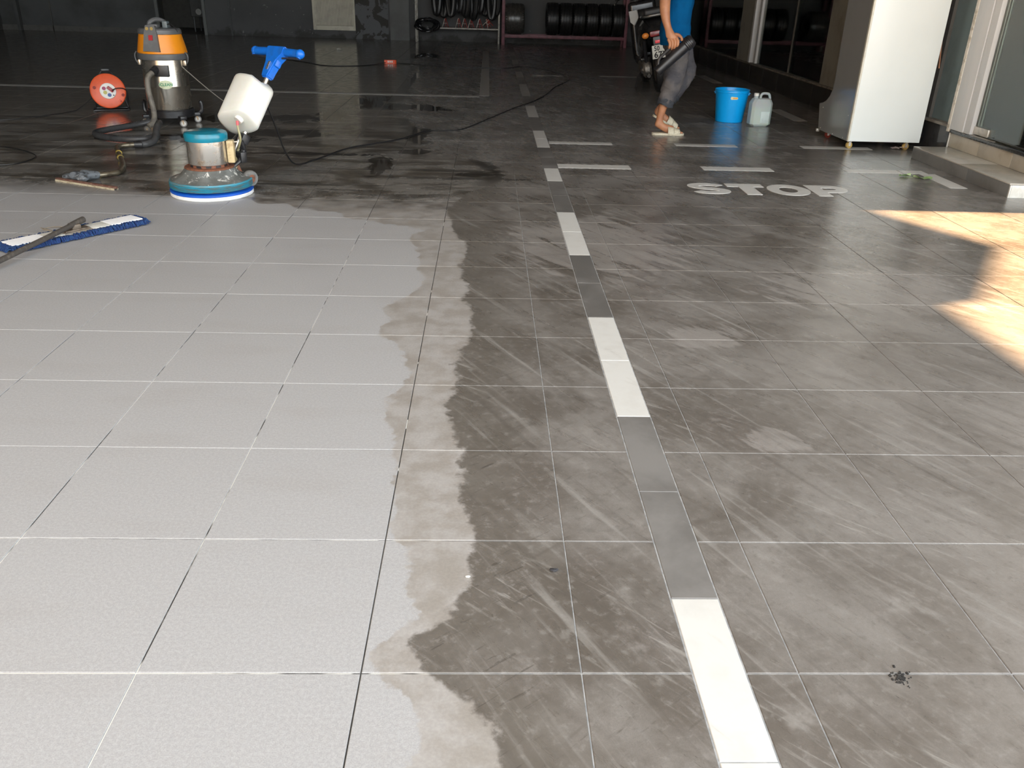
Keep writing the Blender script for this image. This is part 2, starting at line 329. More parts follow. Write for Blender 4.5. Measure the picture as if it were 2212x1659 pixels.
M['steelfit'] = mat('satin_steel_fitting', (.62, .58, .52), .35, .6, c2=(.5, .47, .43), sc=18)
M['glass'] = glassmat('window_glass', (.62, .68, .66), .06)
M['film'] = mat('frosted_window_panel', (.20, .27, .30), .22, c2=(.165, .225, .25), sc=2.0, world=True)
M['shopwall'] = mat('shop_interior_paint', (.42, .48, .45), .8, c2=(.35, .40, .38), sc=1.2, world=True)
M['palewall'] = mat('pale_green_wall', (.82, .88, .78), .7, world=True)
M['pillar'] = mat('grey_pillar_paint', (.26, .26, .235), .7, c2=(.20, .20, .18), sc=3, world=True)
M['mortar'] = mat('mortar', (.12, .115, .105), .9, world=True)

# ---------------- floor: grout slab + porcelain tiles set into it
floor = MB().box(-9.6, 9.2, -3.2, 18.0, -.06, -.0022).build('floor', M['grout'], smooth=False); floor['kind'] = 'structure'
ground = MB().box(-40, 40, -40, 40, -.20, -.07).build('ground', M['pave'], smooth=False); ground['kind'] = 'structure'
T, G = .4, .0013
SX0, SX1 = .6035, .7035
def tile_mesh(w_, h_, m):
    b = MB(); c = .0012; x, y = w_/2, h_/2
    b.add([(-x, -y, -.012), (x, -y, -.012), (x, y, -.012), (-x, y, -.012), (-x, -y, -c), (x, -y, -c), (x, y, -c), (-x, y, -c),
           (-x+c, -y+c, 0), (x-c, -y+c, 0), (x-c, y-c, 0), (-x+c, y-c, 0)],
          [(0, 1, 5, 4), (1, 2, 6, 5), (2, 3, 7, 6), (3, 0, 4, 7), (4, 5, 9, 8), (5, 6, 10, 9), (6, 7, 11, 10), (7, 4, 8, 11), (8, 9, 10, 11)])
    return b
def lay(name, rects, m):
    cache = {}
    for x0, x1, y0, y1 in rects:
        k = (round(x1-x0, 4), round(y1-y0, 4))
        if k not in cache:
            o = tile_mesh(k[0], k[1], m).build(name, m, floor, smooth=False); cache[k] = o
        else:
            o = bpy.data.objects.new(name, cache[k].data); COL.objects.link(o); o.parent = floor
        o.location = ((x0+x1)/2, (y0+y1)/2, 0)
cells = []
for i in range(-24, 23):
    for j in range(-8, 45):
        x0, x1, y0, y1 = i*T, (i+1)*T, j*T, (j+1)*T
        if x0 > 3.6 and y0 > 4.0: continue
        if i == 1: rs = [(x0, SX0), (SX1, x1)]
        else: rs = [(x0, x1)]
        d = math.hypot((x0+x1)/2-.21, (y0+y1)/2+.74)
        # left/right limits of the view at this depth
        inv = abs((x0+x1)/2-.21-.04*d) < .72*d+.5 and y0 > -.1
        for a, b in rs: cells.append((0 if inv else 1, d, (a+G, b-G, y0+G, y1-G)))
cells.sort(key=lambda q: (q[0], q[1]))
lay('floor_tile', [q[2] for q in cells[:298]], M['tile'])
rest = MB()
for q in cells[298:]:
    a, b, c, d = q[2]; tm = tile_mesh(b-a, d-c, None)
    rest.add(tm.v, tm.f, Matrix.Translation(((a+b)/2, (c+d)/2, 0)))
ro = rest.build('floor_tiles_beyond', M['tile'], floor, smooth=False); ro['kind'] = 'stuff'
# inlaid strip running away from the camera: two white tiles, two grey tiles
WH = [(-.6, .607), (1.407, 2.207), (3.0, 3.80), (4.56, 5.155), (5.98, 6.59), (7.43, 8.32), (9.19, 10.14), (11.1, 11.9), (12.9, 13.7), (14.6, 15.4)]
ys = [-.593+.4*k for k in range(46)]
wr, gr = [], []
for k, y in enumerate(ys):
    c = y+.2; isw = any(a-.05 < c < b+.05 for a, b in WH)
    (wr if isw else gr).append((SX0+.002, SX1-.002, y+G, y+.4-G))
lay('white_strip_tile', wr, M['white_tile']); lay('grey_strip_tile', gr, M['strip'])
# parking bay markings: thin white tiles laid flush on the floor
def mark(rects, name='white_marking'):
    for x0, x1, y0, y1 in rects:
        o = MB().box(x0, x1, y0, y1, -.001, .0012).build(name, M['white_tile'], floor, smooth=False)
mark([(.707, 1.207, 5.035, 5.165), (1.715, 2.207, 5.065, 5.185), (2.735, 3.12, 5.09, 5.20), (3.13, 3.30, 5.09, 5.20),
      (.707, 1.207, 5.985, 6.085), (1.713, 2.207, 6.01, 6.11), (2.74, 3.30, 6.03, 6.13), (.83, 1.31, 11.3, 11.42), (1.75, 2.3, 11.38, 11.5), (2.55, 3.1, 11.5, 11.62),
      (3.23, 3.345, 4.64, 5.085), (3.17, 3.30, 7.55, 8.38), (3.2, 3.33, 10.9, 11.9), (3.25, 3.38, 14.2, 15.2)])
mark([(-5.6, .13, 8.80, 8.92), (.13, .24, 8.92, 15.6)])
# ---- the word on the floor
wordm = M['white_tile']
LET = {}
def arc(cx, cy, rx, ry, a0, a1, n): return [(cx+rx*math.cos(math.radians(a0+(a1-a0)*i/n)), cy+ry*math.sin(math.radians(a0+(a1-a0)*i/n))) for i in range(n+1)]
def stroke(path, w_):
    """flat ribbon of width w_ along a path"""
    L_, R_ = [], []
    for i, p in enumerate(path):
        a = path[max(0, i-1)]; b = path[min(len(path)-1, i+1)]; d = Vector((b[0]-a[0], b[1]-a[1])); d.normalize(); nx, ny = -d.y*w_/2, d.x*w_/2
        L_.append((p[0]+nx, p[1]+ny)); R_.append((p[0]-nx, p[1]-ny))
    m_ = MB(); n = len(path); vs = [(x, y, z) for z in (-.001, .0012) for x, y in L_+R_]
    fs = []
    for i in range(n-1):
        fs += [(2*n+i, 2*n+i+1, 3*n+i+1, 3*n+i), (i, n+i, n+i+1, i+1), (i, i+1, 2*n+i+1, 2*n+i), (n+i+1, n+i, 3*n+i, 3*n+i+1)]
    fs += [(0, 2*n, 3*n, n), (n-1, 2*n-1, 4*n-1, 3*n-1)]
    return m_.add(vs, fs)
H = .30
def put_letter(mb, x, lab):
    o = mb.build('letter', wordm, floor, smooth=False); o.location = (x, 4.335, .0006); o['label'] = lab; return o
put_letter(stroke(arc(.122, H-.086, .088, .052, 18, 212, 16)+[(.09, .156), (.155, .140)]+arc(.122, .086, .088, .052, 30, -165, 16), .070), 1.488, 'white letter S')
put_letter(MB().prism([(0, H), (0, H-.085), (.072, H-.085), (.072, 0), (.166, 0), (.166, H-.085), (.235, H-.085), (.235, H)], -.001, .0012), 1.742, 'white letter T')
put_letter(stroke(arc(.133, H/2, .094, H/2-.036, 0, 360, 40), .076), 1.982, 'white letter O')
pp = MB().prism([(0, 0), (.088, 0), (.088, H), (0, H)], -.001, .0012)
pb = stroke([(.0885, H-.037), (.14, H-.037)]+arc(.145, H-.102, .068, .065, 85, -85, 14)+[(.14, H-.167), (.0885, H-.167)], .072)
pp.add(pb.v, pb.f); put_letter(pp, 2.258, 'white letter P')

# ---------------- back wall
YB = 17.95
def wallpiece(name, m, b): return sbox(name, m, b)
sbox('wall_back', M['damp'], (-5.55, -3.33, YB, YB+.2, -.01, 4.2))
sbox('wall_back', M['conc'], (-9.6, -6.45, YB, YB+.2, -.01, 4.2))
sbox('wall_back', M['conc'], (-6.45, -5.55, YB, YB+.2, 2.1, 4.2))
sbox('wall_back', M['damp'], (-3.33, -2.49, YB, YB+.2, -.01, .16)); sbox('wall_back', M['conc'], (-3.33, -2.49, YB, YB+.2, 2.15, 4.2))
sbox('wall_back', M['peel'], (-2.49, -1.82, YB-.02, YB+.2, -.01, 4.2))
sbox('wall_back', M['plas2'], (-1.78, -1.39, YB-.06, YB+.2, -.01, 4.2))
sbox('wall_back', M['damp'], (-1.82, 4.2, YB, YB+.2, -.01, 4.2))
sbox('trim_1', M['plas2'], (-6.50, -6.44, YB-.03, YB+.02, 0, 2.14)); sbox('trim_2', M['plas2'], (-5.56, -5.50, YB-.03, YB+.02, 0, 2.14))
sbox('trim_3', M['conc'], (-9.25, -9.19, YB-.12, YB, 0, 4.2)); sbox('trim_4', M['conc'], (-5.02, -4.99, YB-.02, YB, 0, 4.2)); sbox('trim_5', M['mortar'], (-8.6, -8.58, YB-.02, YB, 0, 4.2))
sbox('baseboard_back', M['mortar'], (-9.6, -6.5, YB-.02, YB, 0, .10)); sbox('trim_6', M['conc'], (-7.9, -6.5, YB-.03, YB, .42, .45))
# small room behind the doorway
sbox('wall_store', M['mortar'], (-7.3, -4.9, 20.4, 20.5, -.01, 2.6)); sbox('wall_store', M['mortar'], (-7.3, -7.2, YB+.2, 20.4, -.01, 2.6)); sbox('wall_store', M['mortar'], (-5.0, -4.9, YB+.2, 20.4, -.01, 2.6))
sbox('ceiling', M['mortar'], (-7.3, -4.9, YB+.2, 20.5, 2.6, 2.7)); sbox('floor', M['mortar'], (-7.3, -4.9, YB, 20.5, -.07, -.002))
sbox('wall_left', M['conc'], (-9.8, -9.6, .0, YB+.2, -.06, 4.2))
sbox('ceiling', M['ceil'], (-9.8, 8.0, .0, YB+.2, 4.2, 4.4))
# ceiling beams
for k, yy in enumerate((3.2, 7.2, 11.2, 15.2)): sbox('trim_%d' % (10+k), M['ceil'], (-9.6, 3.7, yy-.15, yy+.15, 3.8, 4.2))

# ---------------- right wall (shop front): dado, glass, pillars
XR = 3.75
sbox('wall_right', M['mortar'], (XR+.02, XR+.2, 5.76, YB, -.06, .225))
wr_ = MB().box(XR+.02, XR+.2, 4.1, YB, 2.7, 4.2).build('wall_right', M['conc'], smooth=False); wr_['kind'] = 'structure'
dado = MB().box(XR+.005, XR+.03, 5.77, YB, -.01, .222).build('baseboard_right', M['mortar'], smooth=False); dado['kind'] = 'structure'
y = 5.775
while y < YB-.1:
    o = MB().box(XR-.004, XR+.008, y+.0015, min(y+.6, YB)-.0015, .001, .222, b=.0015).build('dado_tile', M['dado'] if y < 6.9 else M['dado2'], dado); y += .6
sbox('trim_20', M['ledge'], (XR-.02, XR+.10, 5.80, YB, .2225, .243), bev=.003)
def win(name, y0, y1, z0, z1, m=None, x=XR+.04):
    o = MB().box(x, x+.008, y0, y1, z0, z1).build(name, m or M['glass'], smooth=False); o['kind'] = 'structure'; return o
sbox('wall_light_blocker', M['plas2'], (-5.2, -5.0, -12, .0, -.1, 7.0)); sbox('wall_front', M['plas2'], (-9.8, -5.0, -.2, .0, -.06, 7.0))  # unseen walls added on the left to hold daylight off the floor there
win('window_1', 5.84, 6.17, .243, 2.7, M['film']); win('window_2', 6.23, 11.05, .243, 2.7); win('window_3', 11.88, 17.9, .243, 2.7)
sbox('trim_23', M['mortar'], (XR+.015, XR+.075, 6.17, 6.23, .243, 2.7)); sbox('trim_24', M['mortar'], (XR+.02, XR+.06, 5.82, 5.84, .243, 2.7))
sbox('trim_25', M['alu'], (XR+.01, XR+.09, 11.05, 11.13, .243, 2.7), bev=.004); sbox('trim_26', M['alu'], (XR-.02, XR+.06, 11.22, 11.30, .243, 2.7), bev=.004)
sbox('trim_27', M['pillar'], (XR-.01, XR+.2, 11.32, 11.88, .243, 2.7)); sbox('trim_28', M['pillar'], (XR+.005, XR+.2, 8.0, 8.62, .243, 2.7)); sbox('trim_29', M['mortar'], (XR+.03, XR+.06, 9.75, 9.78, .243, 2.7))
# aluminium door post with a line of sealant
sbox('trim_30', M['caulk'], (XR-.012, XR+.03, 5.775, 5.812, .19, 2.7), bev=.005)
sbox('door_frame_post', M['alu'], (XR-.008, XR+.05, 5.585, 5.775, .212, 2.7), bev=.003)
bpy.data.objects['door_frame_post'].name = 'trim_31'
sbox('trim_32', M['alu'], (XR-.002, XR+.05, 5.495, 5.582, .212, 2.7), bev=.003)
# step
st = MB().box(3.475, XR, 4.40, 5.72, -.01, .070).build('trim_33', M['mortar'], smooth=False); st['kind'] = 'structure'
for a, b in ((4.405, 4.905), (4.909, 5.715)):
    MB().box(3.468, 3.476, a, b, .0, .078, b=.001).build('step_face_tile', M['stepgrey'], st)
for a, b in ((4.405, 5.04), (5.043, 5.715)): MB().box(3.468, XR, a, b, .0785, .0865, b=.0015).build('step_tread_tile', M['steptop'], st)
MB().box(3.478, XR, 4.393, 4.403, .0, .078, b=.001).build('step_end_tile', M['white_edge'], st)
MB().box(3.468, 3.476, 4.392, 4.404, .0, .078, b=.001).build('corner_strip', M['white_edge'], st)
# door riser and sill
ri = MB().box(XR+.01, XR+.2, 4.1, 5.76, -.06, .188).build('trim_34', M['mortar'], smooth=False); ri['kind'] = 'structure'
for a, b in ((5.335, 5.755), (4.915, 5.331), (4.495, 4.911), (4.1, 4.491)):
    MB().box(XR+.0, XR+.012, a, b, .0865, .186, b=.0015).build('riser_tile', M['beige'], ri)
MB().box(XR+.0, XR+.012, 4.1, 4.395, .0, .085, b=.0015).build('riser_tile', M['beige'], ri)
MB().box(XR-.006, XR+.004, 5.755, 5.765, .08, .2, b=.002).build('corner_strip', M['white_edge'], ri)
sbox('trim_35', M['granite'], (XR-.015, XR+.25, 4.1, 5.75, .188, .211), bev=.004)
sbox('trim_36', M['steelfit'], (XR+.012, XR+.03, 5.20, 5.50, .2112, .2145))
dr = MB().box(XR+.030, XR+.040, 4.15, 5.49, .225, 2.6).build('door_1', M['glass'], smooth=False); dr['kind'] = 'structure'
MB().box(XR+.020, XR+.050, 5.30, 5.492, .222, .275, b=.003).build('hinge_fitting', M['steelfit'], dr)
MB().box(XR+.026, XR+.044, 4.15, 5.30, .221, .228).build('bottom_seal', M['granite'], dr, smooth=False)
MB().tube([(XR-.03, 4.3, .8), (XR-.03, 4.3, 1.6)], .014).build('pull_handle', M['steelfit'], dr)
# shop interior behind the glass
sbox('wall_shop', M['palewall'], (XR+.075, XR+.30, 5.10, 5.80, -.06, 2.7)); sbox('wall_shop', M['shopwall'], (6.3, 6.4, 4.1, YB, -.06, 2.8))
sbox('wall_shop', M['shopwall'], (XR+.2, 6.3, YB-.1, YB, -.06, 2.8)); sbox('ceiling', M['shopwall'], (XR+.2, 6.4, 4.1, YB, 2.8, 2.9))
sbox('floor', M['steptop'], (XR+.2, 6.3, 4.2, YB, .10, .19)); sbox('wall_shop', M['shopwall'], (XR+.55, XR+.65, 4.15, 5.10, .19, 2.8))
sbox('wall_front', M['plas2'], (XR+.05, 9.2, 4.0, 4.1, -.06, 4.2))
# unseen awning edge over the open right side; added pennant shapes the sun patch
sbox('trim_40', M['plas2'], (7.9, 8.1, -1.6, 4.1, 4.2, 4.75))
va = MB().prism([(2.35, 4.2), (2.46, 4.0), (3.27, 3.64), (4.02, 3.9), (4.02, 4.2)], 7.97, 8.0, mat=Matrix(((0, 0, 1, 0), (1, 0, 0, 0), (0, 1, 0, 0), (0, 0, 0, 1)))).build('trim_41', M['plas2'], smooth=False); va['kind'] = 'structure'
# ================================================================== wet vacuum
M['steel'] = mat('worn_stainless_steel', (.60, .56, .49), .24, .95, c2=(.40, .34, .26), sc=5, rvar=.2, lo=.45, hi=.75, bump=.03)
M['steel2'] = mat('scuffed_motor_steel', (.66, .63, .58), .22, .9, c2=(.36, .29, .22), sc=22, rvar=.25, lo=.5, hi=.72)
M['orange'] = mat('orange_plastic', (.82, .29, .012), .35, c2=(.72, .24, .01), sc=6, lo=.3, hi=.7)
M['dgrey'] = mat('dark_grey_plastic', (.095, .10, .105), .45, c2=(.12, .125, .13), sc=9)
M['black'] = mat('black_plastic', (.015, .015, .017), .35, c2=(.03, .03, .032), sc=14)
M['rubber'] = mat('black_rubber', (.018, .018, .018), .6, c2=(.03, .029, .028), sc=20)
M['hosegrey'] = mat('dirty_grey_hose', (.17, .155, .13), .6, c2=(.11, .10, .085), sc=24)
M['hoseblack'] = mat('dark_wet_hose', (.05, .052, .055), .38, c2=(.032, .032, .034), sc=24)
M['wandm'] = mat('stained_steel_wand', (.19, .165, .12), .28, .6, c2=(.09, .075, .055), sc=30)
M['whitepl'] = mat('white_plastic', (.80, .80, .76), .4, c2=(.74, .73, .67), sc=8)
M['red'] = mat('red_switch', (.35, .01, .02), .35)
M['yellowtape'] = mat('yellow_tape', (.45, .31, .05), .5, c2=(.25, .18, .04), sc=50)
M['foil'] = mat('crumpled_tape', (.17, .19, .21), .35, .2, c2=(.05, .055, .06), sc=45, bump=.6)
M['brownbar'] = mat('rusty_brown_bar', (.12, .055, .04), .5, c2=(.20, .12, .09), sc=40)
M['creamrub'] = mat('cream_squeegee_rubber', (.48, .42, .30), .6, c2=(.30, .24, .16), sc=40)
M['greentext'] = mat('green_print', (.02, .22, .10), .5)
M['stick'] = mat('pale_green_sticker', (.55, .60, .42), .45, c2=(.42, .44, .28), sc=30)

VX, VY = -2.385, 6.52
vac = thing('wet_vacuum', (VX, VY, 0), 'steel drum wet vacuum with orange head, black trolley base, standing on the wet floor', 'vacuum cleaner')
R_ = .170
MB().lathe([(.165, .125), (.170, .135), (.1715, .30), (.1735, .305), (.1715, .31), (.1725, .515)], 48).build('drum', M['steel'], vac)
MB().lathe([(.172, .505), (.190, .507), (.193, .515), (.191, .548), (.186, .552), (.17, .553)], 48).build('rim_band', M['dgrey'], vac)
def squash(mb, sx, sy, z0=None):
    mb.v = [(x*sx, y*sy, z) for x, y, z in mb.v]; return mb
MB().lathe([(.185, .552), (.188, .558), (.180, .60), (.160, .69), (.155, .694), (.15, .694)], 48).build('motor_head', M['orange'], vac)
MB().lathe([(.150, .690), (.163, .693), (.164, .700), (.161, .722), (.150, .733), (.10, .737), (.001, .738)], 48).build('head_cap', M['dgrey'], vac)
# control panel standing proud of the front
pn = MB(); m_ = align(Vector((-.012, -.183, .57)), (-.06, -.98, .18), (1, -.05, 0))
pn.prism([(-.068, .0), (.062, -.002), (.046, .135), (.030, .19), (-.038, .19), (-.052, .135)], -.03, .014, m_)
pan = pn.build('control_panel', M['dgrey'], vac, smooth=False)
MB().box(-.016, .016, .08, .118, .013, .019, mat=m_).build('rocker_switch', M['red'], pan, smooth=False)
for sx_ in (-.026, .010):
    MB().lathe([(.014, 0), (.012, .004)], 16, m_ @ Matrix.Translation((sx_, .165, .012))).build('indicator', mat('amber_lens', (.35, .25, .08), .4), pan)
hd = MB().tube([(-.06, -.06, .72), (-.05, -.05, .775), (-.01, .0, .795), (.03, .05, .775), (.05, .08, .73)], .017, 10, smooth=5)
hd.box(-.055, .02, -.10, -.02, .73, .765, b=.01)
hd.build('carry_handle', M['dgrey'], vac)
MB().box(.035, .075, -.03, .03, .73, .785, b=.008).build('exhaust_cover', mat('blue_grey_plastic', (.13, .16, .17), .45), vac)
MB().tube([(.07, -.02, .76), (.11, -.05, .765), (.15, -.06, .735), (.165, -.06, .71)], .004, 6, smooth=4).build('cord_end', M['black'], vac)
for a in (8, 172):
    ca, sa = math.cos(math.radians(a)), math.sin(math.radians(a)); c_ = Vector((ca*.192, -.05+sa*.05, 0))
    MB().tube([c_+Vector((0, 0, .56)), c_+Vector((ca*.016, 0, .54)), c_+Vector((ca*.016, 0, .50)), c_+Vector((ca*.002, 0, .475))], .005, 6, smooth=3).build('latch', M['dgrey'], vac)
    MB().box(c_.x-.012-ca*.01, c_.x+.012-ca*.01, c_.y-.012, c_.y+.012, .46, .50, b=.004).build('latch_plate', M['steel'], vac)
# hose inlet
inl = MB().box(-.035, .075, -.183, -.150, .385, .47, b=.006, mat=Matrix.Rotation(math.radians(4), 4, 'Z')).build('hose_inlet', M['black'], vac)
MB().cyl((-.012, -.168, .44), (-.018, -.228, .425), .030, .028, 20).build('inlet_elbow', M['black'], inl)
# round sticker with green letters wrapped on the drum
sk = MB(); n_ = 18; R2 = .1738
a0, a1 = math.radians(-92), math.radians(-56)
row = []
for i in range(n_+1):
    a = a0+(a1-a0)*i/n_; q = (2*i/n_-1); hgt = .032*math.sqrt(max(0, 1-q*q))+.001
    row.append(((R2*math.cos(a), R2*math.sin(a), .325-hgt), (R2*math.cos(a), R2*math.sin(a), .325+hgt)))
vs = [p for q in row for p in q]; sk.add(vs, [(2*i, 2*i+2, 2*i+3, 2*i+1) for i in range(n_)])
stk = sk.build('sticker', M['stick'], vac)
ta = text_obj('iCLEAN', 'lettering', M['greentext'], stk, Matrix.Identity(4), .030, .0, .0008)
for v in ta.data.vertices:
    a = math.radians(-74)+v.co.x/R2; v.co = Vector(((R2+.0008)*math.cos(a), (R2+.0008)*math.sin(a), .325+v.co.y))
# trolley
MB().lathe([(.12, .060), (.165, .062), (.182, .070), (.184, .118), (.178, .126), (.17, .127), (.17, .10)], 40).build('trolley_ring', M['black'], vac)
MB().lathe([(.001, .085), (.16, .085), (.16, .10), (.001, .10)], 32).build('trolley_floor', M['black'], vac)
for a in (-47, -150, 30, 165):
    ca, sa = math.cos(math.radians(a)), math.sin(math.radians(a))
    arm = MB().box(.15, .225, -.028, .028, .055, .085, b=.008, mat=Matrix.Rotation(math.radians(a), 4, 'Z'))
    if a in (30, 165): arm.tube([(.19*ca, .19*sa, .07), (.24*ca, .24*sa, .09), (.245*ca, .245*sa, .15), (.235*ca, .235*sa, .17)], .016, 8, smooth=3)
    ao = arm.build('caster_arm', M['black'], vac)
    cx, cy = .205*ca, .205*sa
    wm = Matrix.Translation((cx, cy, .028)) @ Matrix.Rotation(PI/2, 4, 'Y') @ Matrix.Rotation(0, 4, 'Z')
    wm = Matrix.Translation((cx, cy, .028)) @ Matrix.Rotation(math.radians(20), 4, 'Z') @ Matrix.Rotation(PI/2, 4, 'X')
    MB().lathe([(.010, -.009), (.024, -.010), (.028, -.006), (.028, .006), (.024, .010), (.010, .009)], 20, wm).build('caster_wheel', mat('grey_caster_tread', (.22, .21, .20), .6), vac)
    MB().lathe([(.001, -.0115), (.012, -.0115), (.018, -.0105), (.018, .0105), (.012, .0115), (.001, .0115)], 16, wm).build('caster_hub', mat('pale_hub', (.55, .54, .50), .5), vac)
    MB().box(cx-.009, cx+.009, cy-.013, cy-.011, .024, .062).box(cx-.009, cx+.009, cy+.011, cy+.013, .024, .062).box(cx-.012, cx+.012, cy-.013, cy+.013, .056, .062).build('caster_fork', M['steel'], vac, smooth=False)
# ribbed hose: grey upper run, black wet loops, then bent steel wand and squeegee foot
def L_(pts): return [(x-VX, y-VY, z) for x, y, z in pts]
up_pts = L_([(-2.404, 6.29, .422), (-2.432, 6.25, .385), (-2.430, 6.22, .30), (-2.410, 6.20, .20), (-2.395, 6.17, .12), (-2.395, 6.13, .07), (-2.42, 6.09, .045)])
def ribbed(pts, r_, sm, n=12, rib=.0016):
    P = crom([Vector(p) for p in pts], sm); 
    return MB().tube(P, lambda t: r_+rib*(1 if int(round(t*(len(P)-1))) % 2 else -1), n)
ribbed(up_pts, .0205, 14).build('hose', M['hosegrey'], vac, ang=80)
lo_pts = L_([(-2.455, 6.13, .04), (-2.47, 6.06, .10), (-2.52, 6.15, .07), (-2.64, 6.08, .035), (-2.73, 5.93, .026), (-2.70, 5.80, .026), (-2.58, 5.70, .027), (-2.40, 5.66, .032), (-2.25, 5.80, .05)])
ribbed(L_([(-2.44, 6.34, .06), (-2.50, 6.30, .045), (-2.60, 6.20, .03), (-2.70, 6.02, .026), (-2.735, 5.90, .025), (-2.70, 5.78, .025), (-2.58, 5.67, .026), (-2.42, 5.60, .028), (-2.28, 5.62, .03), (-2.22, 5.72, .04)]), .0225, 14).build('lower_hose', M['hoseblack'], vac, ang=80)
ribbed(L_([(-2.30, 5.98, .085), (-2.265, 5.90, .10), (-2.235, 5.78, .10), (-2.21, 5.66, .065), (-2.185, 5.54, .035), (-2.20, 5.45, .026), (-2.235, 5.41, .025)]), .0225, 12).build('hose_end', mat('dark_grey_hose', (.075, .077, .08), .45, c2=(.05, .05, .05), sc=20), vac, ang=80)
MB().cyl(L_([(-2.225, 5.415, .026)])[0], L_([(-2.275, 5.40, .026)])[0], .027, .024, 18).build('hose_cuff', M['black'], vac)
wpts = L_([(-2.275, 5.40, .026), (-2.33, 5.38, .024), (-2.365, 5.345, .021), (-2.352, 5.28, .020), (-2.22, 5.0, .020), (-2.09, 4.72, .020), (-2.045, 4.58, .02), (-2.035, 4.50, .02), (-2.075, 4.44, .02), (-2.13, 4.40, .02)])
wand = MB().tube(wpts, .0165, 12, smooth=5).build('wand', M['wandm'], vac)
for q in ((-2.27, 5.11, .020), (-2.20, 4.955, .02), (-2.115, 4.41, .02)):
    qq = Vector(L_([q])[0]); MB().cyl(qq+Vector((-.008, .014, 0)) if q[1] > 4.5 else qq+Vector((-.008, 0, 0)), qq+Vector((.004, -.006, 0)) if q[1] > 4.5 else qq+Vector((.006, 0, 0)), .0195, .0195, 14).build('tape_band', M['yellowtape'], wand)
fb = MB(); random.seed(3)
fb.cyl(L_([(-2.115, 4.405, .022)])[0], L_([(-2.18, 4.34, .03)])[0], .024, .034, 14); fb.ball(L_([(-2.20, 4.325, .03)])[0], .055, .032, .026, 16); fb.ball(L_([(-2.25, 4.335, .022)])[0], .05, .024, .018, 16); fb.ball(L_([(-2.16, 4.29, .026)])[0], .035, .03, .022, 16)
fb.v = [(Vector(v)+Vector((0, 0, 1))*.006*noise.noise(Vector(v)*60)+Vector((1, 1, 0))*.006*noise.noise(Vector(v)*50+Vector((5, 1, 2)))) for v in fb.v]
fb.build('taped_joint', M['foil'], vac, ang=15)
A_, B_ = Vector(L_([(-2.335, 4.315, 0)])[0]), Vector(L_([(-1.905, 4.105, 0)])[0]); dv = (B_-A_); Ln = dv.length; mt = align(A_, (0, 0, 1), dv)
MB().box(0, Ln, .004, .026, .006, .019, b=.002, mat=mt).build('squeegee_bar', M['brownbar'], vac)
MB().box(.004, Ln-.004, -.002, .004, .0, .010, mat=mt).box(.004, Ln-.004, .026, .031, .0, .010, mat=mt).build('rubber_blade', M['creamrub'], vac, smooth=False)

# ================================================================== floor buffer
M['blueR'] = mat('worn_blue_skirt', (.03, .24, .34), .4, c2=(.10, .16, .17), sc=10, stretch=(1, 1, 9), lo=.42, hi=.6)
M['teal'] = mat('teal_cap', (.008, .20, .30), .22, c2=(.02, .16, .22), sc=9)
t = NT('scuffed_grey_casting'); P_ = t.obj(); c_ = t.mix(t.mapr(t.noise(P_, 14, 5, .6), .4, .65), (.10, .105, .10), (.16, .17, .165)); c_ = t.mix(t.mapr(t.noise(P_, 26, 4, .65, .8), .60, .64), c_, (.55, .55, .52)); t.base(c_, .5); M['scuff'] = t.m
M['rust'] = mat('rusted_steel', (.20, .075, .04), .7, c2=(.11, .05, .03), sc=40)
M['padwhite'] = mat('white_pad', (.80, .81, .80), .8, c2=(.62, .62, .60), sc=12, stretch=(1, 1, 3))
M['padblue'] = mat('blue_pad_plate', (.005, .09, .50), .45)
M['tankm'] = mat('white_tank_plastic', (.74, .76, .72), .35, c2=(.70, .71, .65), sc=5); M['tankm'].node_tree.nodes['Principled BSDF'].inputs['Subsurface Weight'].default_value = .15
M['hblue'] = mat('bright_blue_plastic', (.005, .14, .62), .35, c2=(.01, .12, .50), sc=20)
M['yellowed'] = mat('yellowed_box', (.52, .42, .24), .5, c2=(.34, .24, .12), sc=26)
M['clearhose'] = mat('yellowed_clear_hose', (.34, .31, .17), .3)
BX, BY = -1.345, 4.09
AL = math.radians(40); dd = Vector((math.sin(AL), math.cos(AL), 0)); nn = Vector((math.cos(AL), -math.sin(AL), 0)); zz = Vector((0, 0, 1))
buf = thing('floor_buffer', (BX, BY, 0), 'floor scrubbing machine with white tank, blue T handle and steel motor', 'floor buffer')
def K(s, w_, z): return dd*s+nn*w_+zz*z
MB().lathe([(.001, .001), (.222, .001), (.226, .006), (.226, .020), (.224, .022), (.001, .022)], 56).build('scrub_pad', M['padwhite'], buf)
MB().lathe([(.001, .022), (.224, .022), (.227, .026), (.227, .034), (.222, .037), (.001, .037)], 56).build('pad_plate', M['padblue'], buf)
MB().lathe([(.001, .037), (.185, .037), (.185, .048), (.001, .048)], 40).build('brush_block', M['black'], buf)
pr = [(.14, .046), (.222, .046), (.2255, .050), (.221, .053)]
for k in range(4): pr += [(.2265, .055+k*.0055), (.222, .058+k*.0055)]
pr += [(.226, .080), (.223, .088), (.205, .090)]
MB().lathe(pr, 64).build('skirt', M['blueR'], buf, ang=50)
MB().lathe([(.222, .086), (.214, .092), (.182, .102), (.158, .118), (.142, .135), (.134, .148), (.10, .150)], 56).build('housing', M['scuff'], buf)
MB().lathe([(.10, .148), (.134, .148), (.136, .152), (.132, .156), (.11, .157)], 40).build('base_flange', M['rust'], buf)
mb = MB().lathe([(.104, .156), (.104, .174)], 40, cap=False)
mb.build('vent_collar', M['rust'], buf)
for k in range(10):
    a = math.radians(-135+k*30)
    MB().box(.1035, .1055, -.014, .014, .159, .170, mat=Matrix.Rotation(a, 4, 'Z')).build('vent_slot', M['black'], buf, smooth=False)
